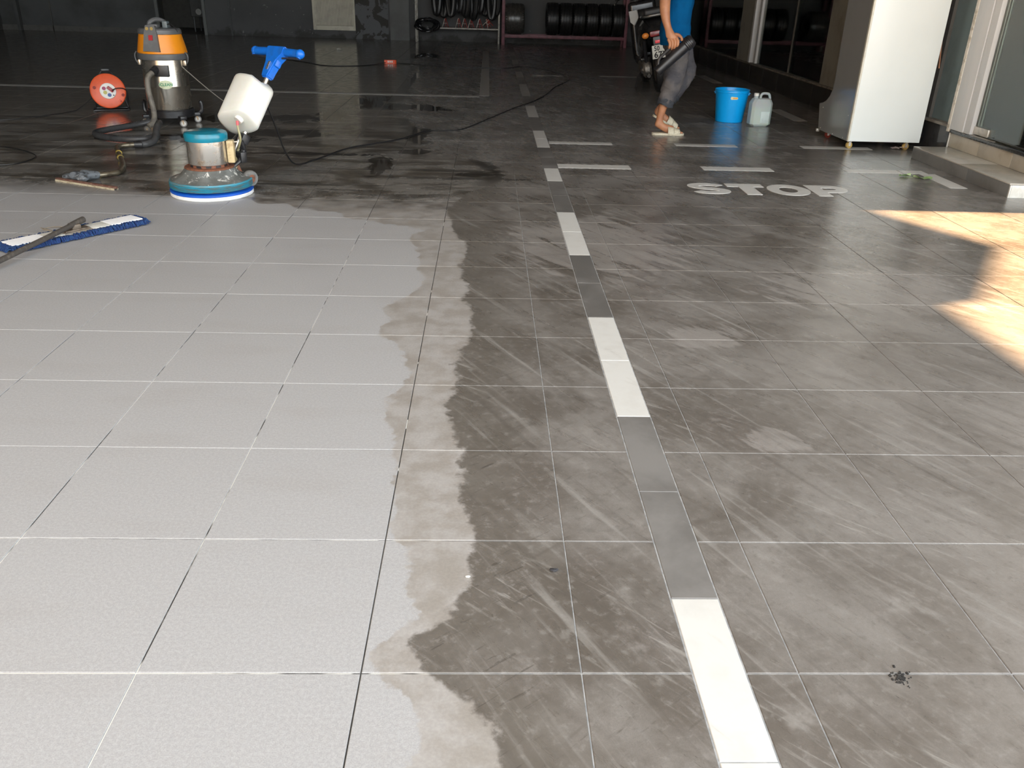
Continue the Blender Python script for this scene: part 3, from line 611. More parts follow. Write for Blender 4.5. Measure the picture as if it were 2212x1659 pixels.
MB().lathe([(.09, .172), (.108, .172), (.109, .175), (.108, .308), (.10, .309)], 48).build('motor_housing', M['steel2'], buf)
MB().lathe([(.10, .297), (.1145, .298), (.117, .302), (.117, .330), (.112, .341), (.098, .346), (.001, .348)], 48).build('motor_cap', M['teal'], buf)
# capacitor box on the side of the motor, standing at its right
bm_ = align(Vector((.127, .01, .235)), (0, 0, 1), (1, .1, 0))
MB().box(-.018, .020, -.025, .025, -.060, .062, b=.006, mat=bm_).build('capacitor_box', M['yellowed'], buf)
MB().box(-.03, .045, -.004, .004, .050, .056, mat=bm_).build('box_bracket', M['steel'], buf, smooth=False)
# yoke, wheels
yk = MB()
for s_ in (-1, 1): yk.tube([K(.10, s_*.05, .13), K(.165, s_*.05, .165), K(.20, s_*.045, .22)], .012, 8)
yk.box(-.07, .07, -.02, .02, -.03, .03, b=.006, mat=align(K(.185, 0, .185), zz, nn)); yk.build('yoke', M['black'], buf)
for s_ in (-1, 1):
    c_ = K(.172, s_*.125, .078); wm = align(c_, nn, zz)
    MB().lathe([(.018, -.018), (.040, -.018), (.044, -.012), (.045, 0), (.044, .012), (.040, .018), (.018, .018)], 28, wm).build('wheel', mat('grey_rubber_wheel', (.16, .16, .155), .6, c2=(.09, .09, .085), sc=30), buf)
    MB().lathe([(.001, .019), (.009, .022), (.012, .019), (.028, .0175), (.028, -.0175), (.001, -.019)], 20, wm).build('wheel_hub', M['rust'], buf)
MB().cyl(K(.172, -.12, .078), K(.172, .12, .078), .008).tube([K(.172, .05, .078), K(.15, .03, .16)], .012, 8).build('axle', M['rust'], buf)
p0, p1 = K(.165, 0, .17), K(.465, -.01, .615); ax = (p1-p0).normalized()
MB().tube([p0, p1, p1+ax*.04], .0145, 14).build('handle_tube', M['steel2'], buf)
MB().box(-.030, .030, -.022, .028, -.02, .035, b=.005, mat=align(p0+ax*.12-dd*.0, ax, nn)).tube([K(.15, .0, .205), K(.20, -.02, .17), K(.22, .02, .20), K(.20, .03, .27)], .016, 8, smooth=4).build('tilt_clamp', M['black'], buf)
MB().tube([K(.15, .01, .19), K(.17, .03, .25), K(.20, .03, .30)], .008, 8, smooth=4).build('tilt_lever', M['steel2'], buf)
# tank: rounded slab leaning with the tube, notched upper corner
ta_ = math.radians(35); ua = dd*math.sin(ta_)+zz*math.cos(ta_); va_ = nn.cross(ua) if nn.cross(ua).y < 0 else -nn.cross(ua)
tc = K(.289, -.005, .470)
TM = Matrix((nn, ua, va_)).transposed().to_4x4(); TM.translation = tc
W2, L2, D2 = .126, .150, .085
tk = MB(); vs = []; NS = 32
lv = [(-1.0, .55), (-.985, .80), (-.95, .93), (-.88, 1.0), (.80, 1.0), (.90, .97), (.97, .88), (1.0, .68)]
def se_(a): c, s__ = math.cos(a), math.sin(a); p_ = .62; return (math.copysign(abs(c)**p_, c), math.copysign(abs(s__)**p_, s__))
for h, k_ in lv:
    for i in range(NS):
        cx, cy = se_(2*PI*i/NS); x, y = cx*W2*k_, cy*D2*k_
        L3 = h*L2
        if h < 0: L3 += .30*(y+D2*.2)*(-h)+.28*(x+W2*.3)*(-h)
        else: L3 += (-.045*max(0, (x/W2-.25)/.75)**1.2)*h-.10*y*h
        vs.append(tc+nn*x+va_*y+ua*L3)
n = len(lv); fs = [tuple(range(NS))[::-1], tuple((n-1)*NS+i for i in range(NS))]
for a in range(n-1):
    for i in range(NS): fs.append((a*NS+i, a*NS+(i+1) % NS, (a+1)*NS+(i+1) % NS, (a+1)*NS+i))
tk.add(vs, fs); tank = tk.build('tank', M['tankm'], buf, ang=55)
bot = tc-ua*L2+va_*.03+nn*.012
MB().lathe([(.024, .012), (.026, .0), (.026, -.008), (.022, -.012), (.001, -.012)], 20, align(tc+nn*.045+va_*.03-ua*(L2-.034), -(ua-va_*.35), nn)).build('drain_cap', M['whitepl'], tank)
hs0 = tc+nn*.045+va_*.034-ua*(L2-.018)
MB().tube([hs0, hs0-zz*.035, hs0-zz*.09+nn*.012, hs0-zz*.13-nn*.005, hs0-zz*.17-nn*.03, K(.14, .045, .13), K(.135, .04, .115)], .0065, 8, smooth=5).build('drain_hose', M['clearhose'], buf)
MB().cyl(hs0+zz*.004, hs0-zz*.02, .008, .008, 10).build('hose_clip', mat('pink_clip', (.6, .12, .14), .5), buf)
# T handle head: tapered body with a grip on each side
hm = align(p1+ax*.015, ax, nn)     # local x along the grips, z up the tube
hb = MB(); 
bm = bmesh.new()
prof = [(.026, -.045), (.034, .0), (.050, .06), (.080, .100), (.082, .150), (-.082, .150), (-.066, .100), (-.044, .05), (-.034, -.02), (-.026, -.045)]
vb = [bm.verts.new((x, -.026, z)) for x, z in prof]; vt = [bm.verts.new((x, .026, z)) for x, z in prof]; n_ = len(prof)
bm.faces.new(vb); bm.faces.new(vt[::-1])
for i in range(n_): bm.faces.new((vb[i], vt[i], vt[(i+1) % n_], vb[(i+1) % n_]))
bmesh.ops.recalc_face_normals(bm, faces=bm.faces); bmesh.ops.bevel(bm, geom=list(bm.edges), offset=.007, segments=2, affect='EDGES'); bm.transform(hm)
me = bpy.data.meshes.new('handle_head'); bm.to_mesh(me); bm.free(); me.shade_smooth(); me.set_sharp_from_angle(angle=.7); me.materials.append(M['hblue'])
hh_ = bpy.data.objects.new('handle_head', me); COL.objects.link(hh_); hh_.parent = buf
for s_ in (-1, 1):
    g = MB().tube([hm @ Vector((s_*.055, 0, .128)), hm @ Vector((s_*.09, 0, .125)), hm @ Vector((s_*.205, 0, .122))], lambda t: .0235, 12)
    g.ball(hm @ Vector((s_*.203, 0, .122)), .027, .027, .027, 12); g.tube([hm @ Vector((s_*.203, 0, .122)), hm @ Vector((s_*.203, 0, .094))], .013, 8)
    g.build('grip', M['hblue'], buf)
    MB().tube([hm @ Vector((s_*.07, -.005, .085)), hm @ Vector((s_*.20, -.005, .092))], .006, 6).build('lever', M['black'], buf)
MB().box(.03, .055, -.02, .02, .03, .085, b=.006, mat=hm).build('safety_latch', M['hblue'], buf)
MB().box(-.004, .012, -.030, -.025, .0, .05, mat=hm).box(.004, .016, -.034, -.028, .02, .045, mat=hm).build('cable_clip', M['steel2'], buf, smooth=False)
cordm = mat('black_cord', (.012, .012, .013), .4)
cord = MB().tube([(-1.07, 4.42, .44), (-1.05, 4.50, .30), (-1.04, 4.62, .15), (-1.03, 4.78, .045), (-1.01, 4.93, .008), (-.97, 5.05, .006), (-.90, 5.25, .006), (-.776, 5.597, .006), (-.473, 5.977, .006), (-.286, 6.406, .006), (-.12, 6.47, .006), (.015, 6.569, .006), (.22, 7.15, .006), (.482, 7.938, .006), (.70, 8.50, .006), (.88, 9.152, .006), (1.03, 9.9, .006), (1.214, 10.528, .006), (1.30, 11.0, .006), (1.22, 11.45, .006), (1.064, 12.098, .006), (.745, 12.518, .006), (.50, 12.2, .006), (.262, 12.164, .006), (-.27, 12.089, .006), (-.55, 12.25, .006), (-.828, 12.449, .006), (-1.08, 12.55, .008), (-1.16, 12.56, .02)], .0052, 6, smooth=6).build('power_cable', cordm)
tag(cord, 'long black cord looping from the floor machine across the floor to an orange socket', 'cord')
t2 = MB().tube([(-1.29, 12.52, .014), (-1.45, 12.2, .006), (-1.708, 11.975, .005), (-2.092, 11.938, .005), (-2.435, 12.363, .005), (-3.342, 13.339, .005)], .005, 6, smooth=5).build('extension_lead', cordm)
tag(t2, 'thin dark lead running left from the orange socket towards the back wall', 'cord')
ob = thing('socket_box', (-1.225, 12.56, 0), 'small orange extension socket lying on the floor in front of the back wall', 'socket')
M['orangered'] = mat('orange_red_plastic', (.80, .085, .015), .4)
MB().prism([(-.085, -.035), (.055, -.035), (.09, -.015), (.09, .015), (.055, .035), (-.085, .035)], .0, .05).build('case', M['orangered'], ob)
for k in range(3): MB().box(-.035+k*.028, -.018+k*.028, -.038, -.034, .014, .042).build('outlet', M['whitepl'], ob, smooth=False)
# ================================================================== cable reel
rl = thing('cable_reel', (-3.165, 7.22, 0), 'orange round cable reel with a white socket face on a black wire stand', 'cable reel', rz=math.radians(20))
RM = Matrix.Translation((0, 0, .163)) @ Matrix.Rotation(math.radians(-6), 4, 'X') @ Matrix.Rotation(PI/2, 4, 'X')
def zr(dz): return RM @ Matrix.Translation((0, 0, dz))
M['reel'] = mat('orange_reel_plastic', (.80, .115, .035), .35, c2=(.70, .10, .03), sc=7)
MB().lathe([(.001, .052), (.135, .052), (.142, .056), (.146, .052), (.146, .046), (.141, .044), (.001, .044)], 56, RM).build('front_flange', M['reel'], rl)
MB().lathe([(.001, -.052), (.140, -.052), (.145, -.048), (.145, -.044), (.001, -.044)], 56, RM).build('rear_flange', mat('dark_red_flange', (.25, .02, .015), .4), rl)
MB().lathe([(.10, -.044), (.12, -.03), (.118, 0), (.12, .03), (.10, .044)], 40, RM).build('wound_cable', M['black'], rl)
face = MB().lathe([(.001, .054), (.064, .054), (.067, .057), (.064, .060), (.001, .060)], 40, RM).build('socket_face', M['whitepl'], rl)
for (x, y, c, n) in ((-.030, .022, (.35, .03, .12), 'purple'), (-.024, -.012, (.55, .50, .12), 'yellow'), (.008, -.034, (.06, .12, .35), 'blue')):
    MB().lathe([(.016, .060), (.015, .064), (.005, .064), (.004, .061), (.001, .061)], 20, RM @ Matrix.Translation((x, y, 0))).build('outlet', mat(n+'_outlet', c, .45), face)
MB().lathe([(.006, .060), (.005, .063), (.001, .063)], 12, RM @ Matrix.Translation((.042, -.036, 0))).build('reset_button', M['black'], face)
pm = RM @ Matrix.Translation((.022, .014, 0)) @ Matrix.Rotation(math.radians(-42), 4, 'Z')
MB().box(-.030, .028, -.013, .013, .06, .082, b=.005, mat=pm).build('plug', M['red'], face)
MB().tube([RM @ Vector((.035, .003, .08)), RM @ Vector((.07, .02, .10)), RM @ Vector((.12, .02, .09)), RM @ Vector((.15, .0, .05)), RM @ Vector((.152, -.06, .0)), RM @ Vector((.15, -.12, -.03))], .0045, 8, smooth=6).build('plug_lead', M['black'], rl)
for (x, y) in ((-.106, .03), (.118, -.035)): MB().lathe([(.013, .056), (.012, .060), (.001, .060)], 12, RM @ Matrix.Translation((x, y, 0))).build('flange_hole', mat('dark_recess', (.28, .03, .02), .6), rl)
MB().cyl(RM @ Vector((.085, -.085, .05)), RM @ Vector((.085, -.085, .075)), .009, .007, 12).build('crank_knob', M['reel'], rl)
stp = [(-.12, -.075, .008), (.13, -.075, .008), (.145, -.06, .008), (.145, .07, .008), (.13, .085, .008), (-.12, .085, .008), (-.135, .07, .008), (-.135, -.06, .008)]
MB().tube(stp, .008, 8, closed=True, smooth=3).build('stand_base', M['black'], rl)
for sx_ in (-1, 1): MB().tube([(sx_*.135+.005, .07, .012), (sx_*.11, .062, .12), (sx_*.05, .06, .30), (0, .06, .335)], .007, 8, smooth=4).build('stand_leg', M['black'], rl)
MB().box(-.035, .035, .045, .075, .318, .345, b=.01).build('carry_grip', M['black'], rl)
for nm, pts, lab in (('reel_cable', [(-3.25, 7.27, .22), (-3.30, 7.22, .12), (-3.40, 7.1, .02), (-3.446, 7.011, .005), (-3.52, 6.82, .005), (-3.582, 6.71, .005), (-3.766, 6.472, .005), (-4.1, 6.3, .005)], 'thin dark cable running from the orange reel to the left edge'),
                     ('floor_cable', [(-3.6, 5.40, .005), (-3.3, 5.36, .005), (-3.179, 5.333, .005), (-2.986, 5.232, .005), (-2.80, 5.05, .005), (-2.76, 4.90, .005), (-2.80, 4.75, .005), (-2.95, 4.68, .005), (-3.3, 4.6, .005)], 'thin dark cable looping on the wet floor at the left edge'),
                     ('vacuum_cord', [(-2.215, 6.42, .46), (-2.12, 6.50, .34), (-2.02, 6.62, .21), (-1.92, 6.76, .09), (-1.86, 6.86, .01), (-1.88, 6.80, .005), (-1.93, 6.74, .005)], 'thin grey cord hanging from the side of the wet vacuum to the floor')):
    o = MB().tube(pts, .0035, 6, smooth=6).build(nm, mat('grey_cable', (.24, .23, .20), .5) if nm == 'vacuum_cord' else cordm); tag(o, lab, 'cable')

# ================================================================== dust mop lying on the floor
mop = thing('dust_mop', (-1.716, 3.18, 0), 'flat dust mop with blue fringe and dark handle lying on the tiles', 'mop', rz=math.atan2(3.43-2.935, -1.535+1.91))
LM, WM = .335, .072
M['fringe'] = mat('blue_mop_yarn', (.008, .030, .125), .9, c2=(.015, .06, .17), sc=60, bump=.8)
M['cloth'] = mat('white_cloth', (.90, .91, .93), .9, c2=(.86, .87, .89), sc=30, bump=.2)
M['cloth2'] = mat('off_white_webbing', (.62, .61, .56), .9, c2=(.55, .54, .5), sc=60)
random.seed(5)
fr = MB(); N_ = 620
per = []
def rrect(t, a, b):
    P_ = 2*(a*2+b*2); d = (t*P_) % P_
    for L, p, q in ((2*a, (-a, -b), (1, 0)), (2*b, (a, -b), (0, 1)), (2*a, (a, b), (-1, 0)), (2*b, (-a, b), (0, -1))):
        if d <= L: return (p[0]+q[0]*d, p[1]+q[1]*d), (q[1], -q[0])
        d -= L
for i in range(N_):
    (x, y), (nx, ny) = rrect((i+random.uniform(-.3, .3))/N_, LM-.012, WM-.012)
    l = random.uniform(.020, .030); ja = random.uniform(-.4, .4); nx, ny = nx*math.cos(ja)-ny*math.sin(ja), nx*math.sin(ja)+ny*math.cos(ja)
    z0 = random.uniform(.014, .026)
    fr.tube([(x-nx*.01, y-ny*.01, z0), (x+nx*l*.5, y+ny*l*.5, z0), (x+nx*l, y+ny*l, .006)], .0032, 4)
fr.box(-LM+.012, LM-.012, -WM+.012, WM-.012, .002, .020, b=.006)
fr.build('fringe', M['fringe'], mop)
MB().box(-LM+.018, LM-.018, -.047, .047, .018, .026, b=.003).build('mop_back', mat('grey_canvas', (.30, .27, .23), .9, c2=(.24, .22, .18), sc=20), mop)
for a, b in ((-LM+.02, -.155), (.155, LM-.02)):
    c = MB()
    n_ = 8
    vs = []; 
    for i in range(n_+1):
        x = a+(b-a)*i/n_
        for y, z in ((-.050, .024), (-.05, .029), (0, .031+.002*math.sin(i*2.1)), (.05, .029), (.050, .024)): vs.append((x, y+random.uniform(-.002, .002), z))
    c.add(vs, [(i*5+j, (i+1)*5+j, (i+1)*5+j+1, i*5+j+1) for i in range(n_) for j in range(4)]+[(0, 1, 2, 3, 4), tuple(n_*5+j for j in range(4, -1, -1))]).build('cloth_pocket', M['cloth'], mop, ang=60)
for a, b in ((-.165, -.075), (.065, .165)): MB().box(a, b, -.046, .046, .024, .0285, b=.001).build('webbing', M['cloth2'], mop)
MB().box(-.06, .06, -.028, .028, .026, .034, b=.003).box(-.022, .022, -.02, .02, .030, .055, b=.006).build('swivel_plate', mat('rusty_swivel', (.16, .13, .10), .5, .4, c2=(.09, .06, .045), sc=40), mop)
M['handle'] = mat('dark_worn_wood', (.060, .052, .046), .55, c2=(.13, .11, .09), sc=9, stretch=(9, 9, .7), lo=.5, hi=.75)
HP = lambda x, y, z: (Matrix.Rotation(-mop.rotation_euler.z, 4, 'Z') @ Vector((x+1.716, y-3.18, z)))
MB().tube([HP(-1.712, 3.205, .055), HP(-1.728, 3.12, .050), HP(-1.752, 2.98, .043), HP(-1.80, 2.72, .031), HP(-1.875, 2.30, .0145), HP(-1.98, 1.70, .0135)], lambda t: .0118, 12).build('handle', M['handle'], mop)
MB().cyl(HP(-1.704, 3.25, .058), HP(-1.722, 3.15, .053), .0150, .014, 14).build('handle_socket', M['handle'], mop)
MB().tube([HP(-1.77, 3.175, .04), HP(-1.83, 3.20, .032), HP(-1.86, 3.165, .03), HP(-1.80, 3.13, .033), HP(-1.88, 3.19, .03)], .003, 5, smooth=5).build('tie_string', mat('grey_string', (.22, .19, .15), .9), mop)

# ================================================================== bucket and jug
M['bucket'] = mat('sky_blue_plastic', (.002, .40, .95), .32, c2=(.002, .37, .90), sc=4)
bk = thing('bucket', (2.505, 7.44, 0), 'bright blue plastic bucket with a small orange sticker standing on the grey floor', 'bucket', rz=math.radians(-20))
MB().lathe([(.001, .008), (.112, .008), (.118, .0), (.124, .002), (.126, .012), (.1515, .262), (.157, .264), (.1585, .272), (.1565, .279), (.160, .283), (.158, .289), (.152, .289), (.148, .276), (.121, .015), (.001, .013)], 64, cap=False).build('shell', M['bucket'], bk)
for a in (0, 180):
    c, s_ = math.cos(math.radians(a)), math.sin(math.radians(a))
    MB().box(-.006, .010, -.016, .016, .242, .266, b=.004, mat=Matrix.Translation((.150*c, .150*s_, 0)) @ Matrix.Rotation(math.radians(a), 4, 'Z')).build('handle_lug', M['bucket'], bk)
MB().tube([Vector((.165*math.cos(t), -.0-.13*math.sin(t)*.98, .255-.20*math.sin(t)*0+.005)) if False else Vector((.166*math.cos(t), .172*math.sin(t), .258-.012*math.sin(t))) for t in [PI*k/16 for k in range(17)]], .0032, 6).build('bail_handle', M['bucket'], bk)
sb = MB(); a0, a1 = math.radians(-88), math.radians(-62); n_ = 14
vs = []
for i in range(n_+1):
    a = a0+(a1-a0)*i/n_; q = 2*i/n_-1; hh = .010*min(1, math.sqrt(max(0, 1-abs(q)**6)))+.0015+.004*max(0, -q)
    for z in (.222-hh, .222+hh): rr = .126+(z-.012)*.102+.0012; vs.append((rr*math.cos(a), rr*math.sin(a), z))
sb.add(vs, [(2*i, 2*i+2, 2*i+3, 2*i+1) for i in range(n_)]).build('sticker', mat('pale_sticker', (.80, .74, .45), .4), bk)
sb = MB(); vs = []; a0, a1 = math.radians(-80), math.radians(-64)
for i in range(9):
    a = a0+(a1-a0)*i/8
    for z in (.217, .227): rr = .126+(z-.012)*.102+.002; vs.append((rr*math.cos(a), rr*math.sin(a), z))
sb.add(vs, [(2*i, 2*i+2, 2*i+3, 2*i+1) for i in range(8)]).build('sticker_print', mat('orange_print', (.85, .38, .05), .4), bk)

t = NT('translucent_jug'); t.base((.72, .80, .82), .25); t.p.inputs['Alpha'].default_value = .45; t.p.inputs['Subsurface Weight'].default_value = .3; M['jug'] = t.m
t = NT('pale_green_liquid'); t.base((.46, .58, .47), .3); t.p.inputs['Alpha'].default_value = .97; M['liq'] = t.m
jg = thing('jug', (2.715, 7.20, 0), 'translucent plastic jug half full of pale liquid standing right of the blue bucket', 'jug', rz=math.radians(4))
def jug_shell(z0, z1, k=1.0, top=True):
    W = .096*k; D = .062*k; c = .022
    def ring(w_, d_, z): return [(-w_+c, -d_, z), (w_-c, -d_, z), (w_, -d_+c, z), (w_, d_-c, z), (w_-c, d_, z), (-w_+c, d_, z), (-w_, d_-c, z), (-w_, -d_+c, z)]
    lv = [(W*.80, D*.8, z0), (W, D, z0+.018)]
    if top: lv += [(W, D, .200), (W*.80, D*.9, .235), (W*.76, D*.75, .240)]
    else: lv += [(W, D, z1)]
    m_ = MB(); vs = [p for w_, d_, z in lv for p in ring(w_, d_, z)]
    n = len(lv); fs = [tuple(range(8))[::-1], tuple((n-1)*8+i for i in range(8))]
    for a in range(n-1):
        for i in range(8): fs.append((a*8+i, a*8+(i+1) % 8, a*8+8+(i+1) % 8, a*8+8+i))
    return m_.add(vs, fs)
jb = jug_shell(0, .24)
jb.lathe([(.026, .235), (.022, .248), (.020, .262)], 20, Matrix.Translation((-.052, 0, 0)))
jb.build('body', M['jug'], jg, ang=25)
jug_shell(.004, .162, .96, False).build('liquid', M['liq'], jg, ang=25)
MB().tube([(-.012, 0, .238), (-.008, 0, .268), (.012, 0, .282), (.052, 0, .280), (.068, 0, .268), (.078, 0, .236)], .0115, 10, smooth=4).build('handle', M['jug'], jg)
MB().lathe([(.001, .284), (.020, .284), (.0225, .281), (.0225, .260), (.001, .260)], 24, Matrix.Translation((-.052, 0, 0))).build('cap', M['whitepl'], jg)
MB().box(-.01, .07, -.0632, -.0605, .03, .13, b=.001).build('label', mat('faint_label', (.55, .66, .66), .4), jg)

# ================================================================== open-front display fridge standing with its back to the camera
M['fwhite'] = mat('white_enamel_panel', (.82, .885, .885), .28, c2=(.80, .865, .865), sc=1.5)
M['fgrey'] = mat('grey_gloss_side', (.25, .26, .265), .12, c2=(.235, .245, .25), sc=3)
M['fedge'] = mat('cream_edge_trim', (.70, .69, .60), .4)
M['yelwheel'] = mat('yellow_caster', (.50, .34, .10), .4, c2=(.40, .28, .10), sc=30)
FX0, FX1, FY = 3.085, 3.665, 6.03
fg = thing('display_fridge', (FX0, FY, 0), 'tall white cooler cabinet on yellow casters, its plain back panel facing the room', 'refrigerator')
w_ = FX1-FX0
FT = 1.95
MB().box(0, w_, 0, .022, .062, FT, b=.003).build('back_panel', M['fwhite'], fg)
prof = [(.0, .062), (.60, .055), (.635, .07), (.70, .262), (.62, .278), (.56, .30), (.50, .345), (.465, .40), (.455, .47), (.46, .60), (.50, FT), (.0, FT)]
SM = Matrix(((0, 0, 1, 0), (1, 0, 0, .022), (0, 1, 0, 0), (0, 0, 0, 1)))
MB().prism(prof, -.002, .024, SM).build('side_panel', M['fgrey'], fg, smooth=False)
MB().prism(prof, w_-.024, w_, SM).build('side_panel', M['fgrey'], fg, smooth=False)
MB().box(-.004, .010, -.004, .022, .062, FT, b=.002).build('edge_trim', M['fedge'], fg)
MB().box(.024, w_-.024, .022, .62, .075, .25, b=.004).build('base_tray', M['fgrey'], fg)
for z in (.55, .9, 1.25): MB().box(.024, w_-.024, .03, .44, z, z+.015).build('shelf', M['fwhite'], fg, smooth=False)
MB().box(.024, w_-.024, .03, .48, 1.7, FT-.02).build('canopy', M['fwhite'], fg, smooth=False)
for (x, y, m_) in ((.035, .045, 'y'), (w_-.085, .045, 'y'), (.05, .55, 'r'), (w_-.06, .55, 'y')):
    wm = Matrix.Translation((x, y, .026)) @ Matrix.Rotation(math.radians(14), 4, 'Z') @ Matrix.Rotation(PI/2, 4, 'X')
    MB().lathe([(.014, -.010), (.024, -.011), (.0265, -.008), (.0265, .008), (.024, .011), (.014, .010)], 28, wm).build('caster_tyre', M['yelwheel'] if m_ == 'y' else mat('red_caster', (.22, .03, .02), .4), fg)
    MB().lathe([(.001, .012), (.007, .0125), (.008, .009), (.016, .008), (.016, -.008), (.008, -.009), (.001, -.0125)], 20, wm).build('caster_hub', mat('cream_hub', (.62, .55, .40), .4), fg)
    MB().box(x-.009, x+.009, y-.016, y-.013, .022, .062).box(x-.009, x+.009, y+.013, y+.016, .022, .062).box(x-.014, x+.014, y-.016, y+.016, .054, .062).build('caster_fork', M['steelfit'], fg, smooth=False)
MB().box(-.012, .012, .655, .68, .035, .06, b=.003).build('foot_bracket', M['steelfit'], fg)
for (x, z) in ((.05, .078), (-.003, .3)): pass
for (y, z) in ((.58, .075), (.60, .24), (.05, .25), (.30, .068), (.08, .075)):
    MB().ball((-.003, .022+y, z), .004, .004, .004, 8).build('screw', M['steelfit'], fg)
cb = MB().tube([(3.69, 6.04, 2.4), (3.695, 6.04, 1.9), (3.69, 6.045, 1.4), (3.67, 6.055, 1.12), (3.665, 6.06, .9), (3.70, 6.06, .62)], .006, 6, smooth=5).build('power_lead', mat('orange_lead', (.30, .13, .06), .5)); tag(cb, 'orange-brown lead hanging behind the right edge of the white cabinet', 'cable')
# paper scraps under the cabinet
ps = MB(); random.seed(9)
for k in range(4):
    cx, cy = 3.50+k*.022, 6.10-k*.012; a = random.random()*3
    m_ = Matrix.Translation((cx, cy, .010+.003*k)) @ Matrix.Rotation(a, 4, 'Z') @ Matrix.Rotation(.35*(k % 2)-.15, 4, 'X'); ps.box(-.03, .03, -.018, .018, -.001, .001, mat=m_)
tag(ps.build('crumpled_wrapper', mat('pale_paper', (.62, .55, .52), .8, c2=(.4, .3, .3), sc=50), smooth=False), 'crumpled pale wrapper under the white cabinet beside its right caster', 'litter')
# green leaves on the floor by the step
for k, (cx, cy, a, s_) in enumerate(((3.085, 4.985, .4, .055), (3.175, 4.915, 2.6, .060))):
    lf = MB(); n_ = 8; vs = []
    for i in range(n_+1):
        t_ = i/n_; wv = .42*math.sin(PI*t_)**.8*(1+.35*math.sin(t_*22)); x = (t_-.5)*2*s_
        vs += [(x, -wv*s_, .012+.01*math.sin(t_*5+k)), (x, 0, .006+.002*math.sin(t_*7)), (x, wv*s_, .014+.008*math.cos(t_*6+k))]
    lf.add(vs, [(i*3+j, i*3+3+j, i*3+4+j, i*3+1+j) for i in range(n_) for j in (0, 1)])
    lf.tube([(s_, 0, .006), (s_*1.5, .01, .004), (s_*1.9, .0, .003)], .0015, 5)
    o = lf.build('leaf', mat('crumpled_green_leaf', (.20, .32, .12), .6, c2=(.38, .45, .26), sc=30)); o.location = (cx, cy, 0); o.rotation_euler = (0, 0, a)
    tag(o, ('crumpled green leaf on the floor beside the white corner marking, the %s of the pair' % ('left' if k == 0 else 'right')), 'leaf')
# scraps of dirt on the floor
random.seed(21)
deb = [((.187, .672, .006, 'tiny white chip on the dirty tiles in the foreground'), (.8, .8, .75)), ((.37, .695, .009, 'tiny dark scrap on the dirty tiles in the foreground'), (.03, .03, .035)), ((-.92, 1.45, .012, 'dark crumb'), (.03, .03, .03)), ((-2.35, 14.9, .05, 'small white scrap of paper on the wet floor near the back wall'), (.7, .68, .6))]
for (x, y, s_, lab), c in deb:
    if lab == 'dark crumb': continue
    o = MB(); o.ball((0, 0, s_*.3), s_, s_*.6, s_*.3, 8); o.v = [(a+random.uniform(-.2, .2)*s_, b+random.uniform(-.2, .2)*s_, max(0, cc)) for a, b, cc in o.v]
    o = o.build('floor_scrap', mat('scrap', c, .7), smooth=False); o.location = (x, y, 0); tag(o, lab, 'litter')
gb = MB(); random.seed(31)
for k in range(70):
    a = random.random()*6.28; q = abs(random.gauss(0, .011)); x, y = .985+q*math.cos(a)*1.1, .389+q*math.sin(a)
    gb.box(-.002, .002, -.0012, .0012, 0, .0016, mat=Matrix.Translation((x, y, 0)) @ Matrix.Rotation(random.random()*3, 4, 'Z') @ Matrix.Scale(random.uniform(.5, 1.4), 4))
gb = gb.build('black_crumbs', M['rubber'], smooth=False); tag(gb, 'small patch of black crumbs right of the white strip in the foreground', 'dirt', kind='stuff')

# ================================================================== back wall: louvred panel, racks, tyres, hanging tubes
M['louvre'] = mat('cream_louvre_paint', (.66, .62, .50), .5, c2=(.56, .52, .42), sc=6)
lp = thing('louvre_panel', (-2.91, 17.94, .155), 'cream framed louvre panel hanging on the back wall above the floor', 'louvre panel')
for a, b, c, d in ((-.43, -.37, 0, 2.0), (.38, .425, 0, 2.0), (-.37, .38, 0, .085), (-.37, .38, 1.92, 2.0)): MB().box(a, b, -.05, .02, c, d, b=.004).build('frame_rail', M['louvre'], lp)
MB().box(-.37, .38, .0, .02, .085, 1.92).build('backing', mat('louvre_back', (.25, .22, .16), .7), lp, smooth=False)
sl = MB()
for k in range(26): x = -.360+k*.0288; sl.box(-.0105, .0105, -.004, .004, .09, 1.915, mat=Matrix.Translation((x+.0, -.016, 0)) @ Matrix.Rotation(.35, 4, 'Z'))
sl = sl.build('slats', M['louvre'], lp, smooth=False); sl['kind'] = 'stuff'
M['pinkrack'] = mat('dark_pink_rack', (.22, .075, .10), .5, c2=(.14, .05, .06), sc=9)
M['palerail'] = mat('pale_steel_rail', (.42, .40, .36), .5, .2, c2=(.25, .23, .2), sc=12)
tr = thing('tyre_rack', (1.75, 17.55, 0), 'dusky pink steel tyre rack standing against the back wall', 'rack')
for x in (-1.23, 1.22):
    for y in (-.18, .22): MB().box(x-.03, x+.03, y-.03, y+.03, 0, 2.3, b=.003).build('post', M['pinkrack'], tr)
for z in (.135, 1.15, 2.1):
    for y in (-.2, .2): MB().box(-1.2, 1.19, y-.02, y+.02, z, z+.06, b=.003).build('beam', M['pinkrack'], tr)
M['tyre'] = mat('dusty_tyre_rubber', (.014, .014, .015), .42, c2=(.024, .023, .022), sc=30)
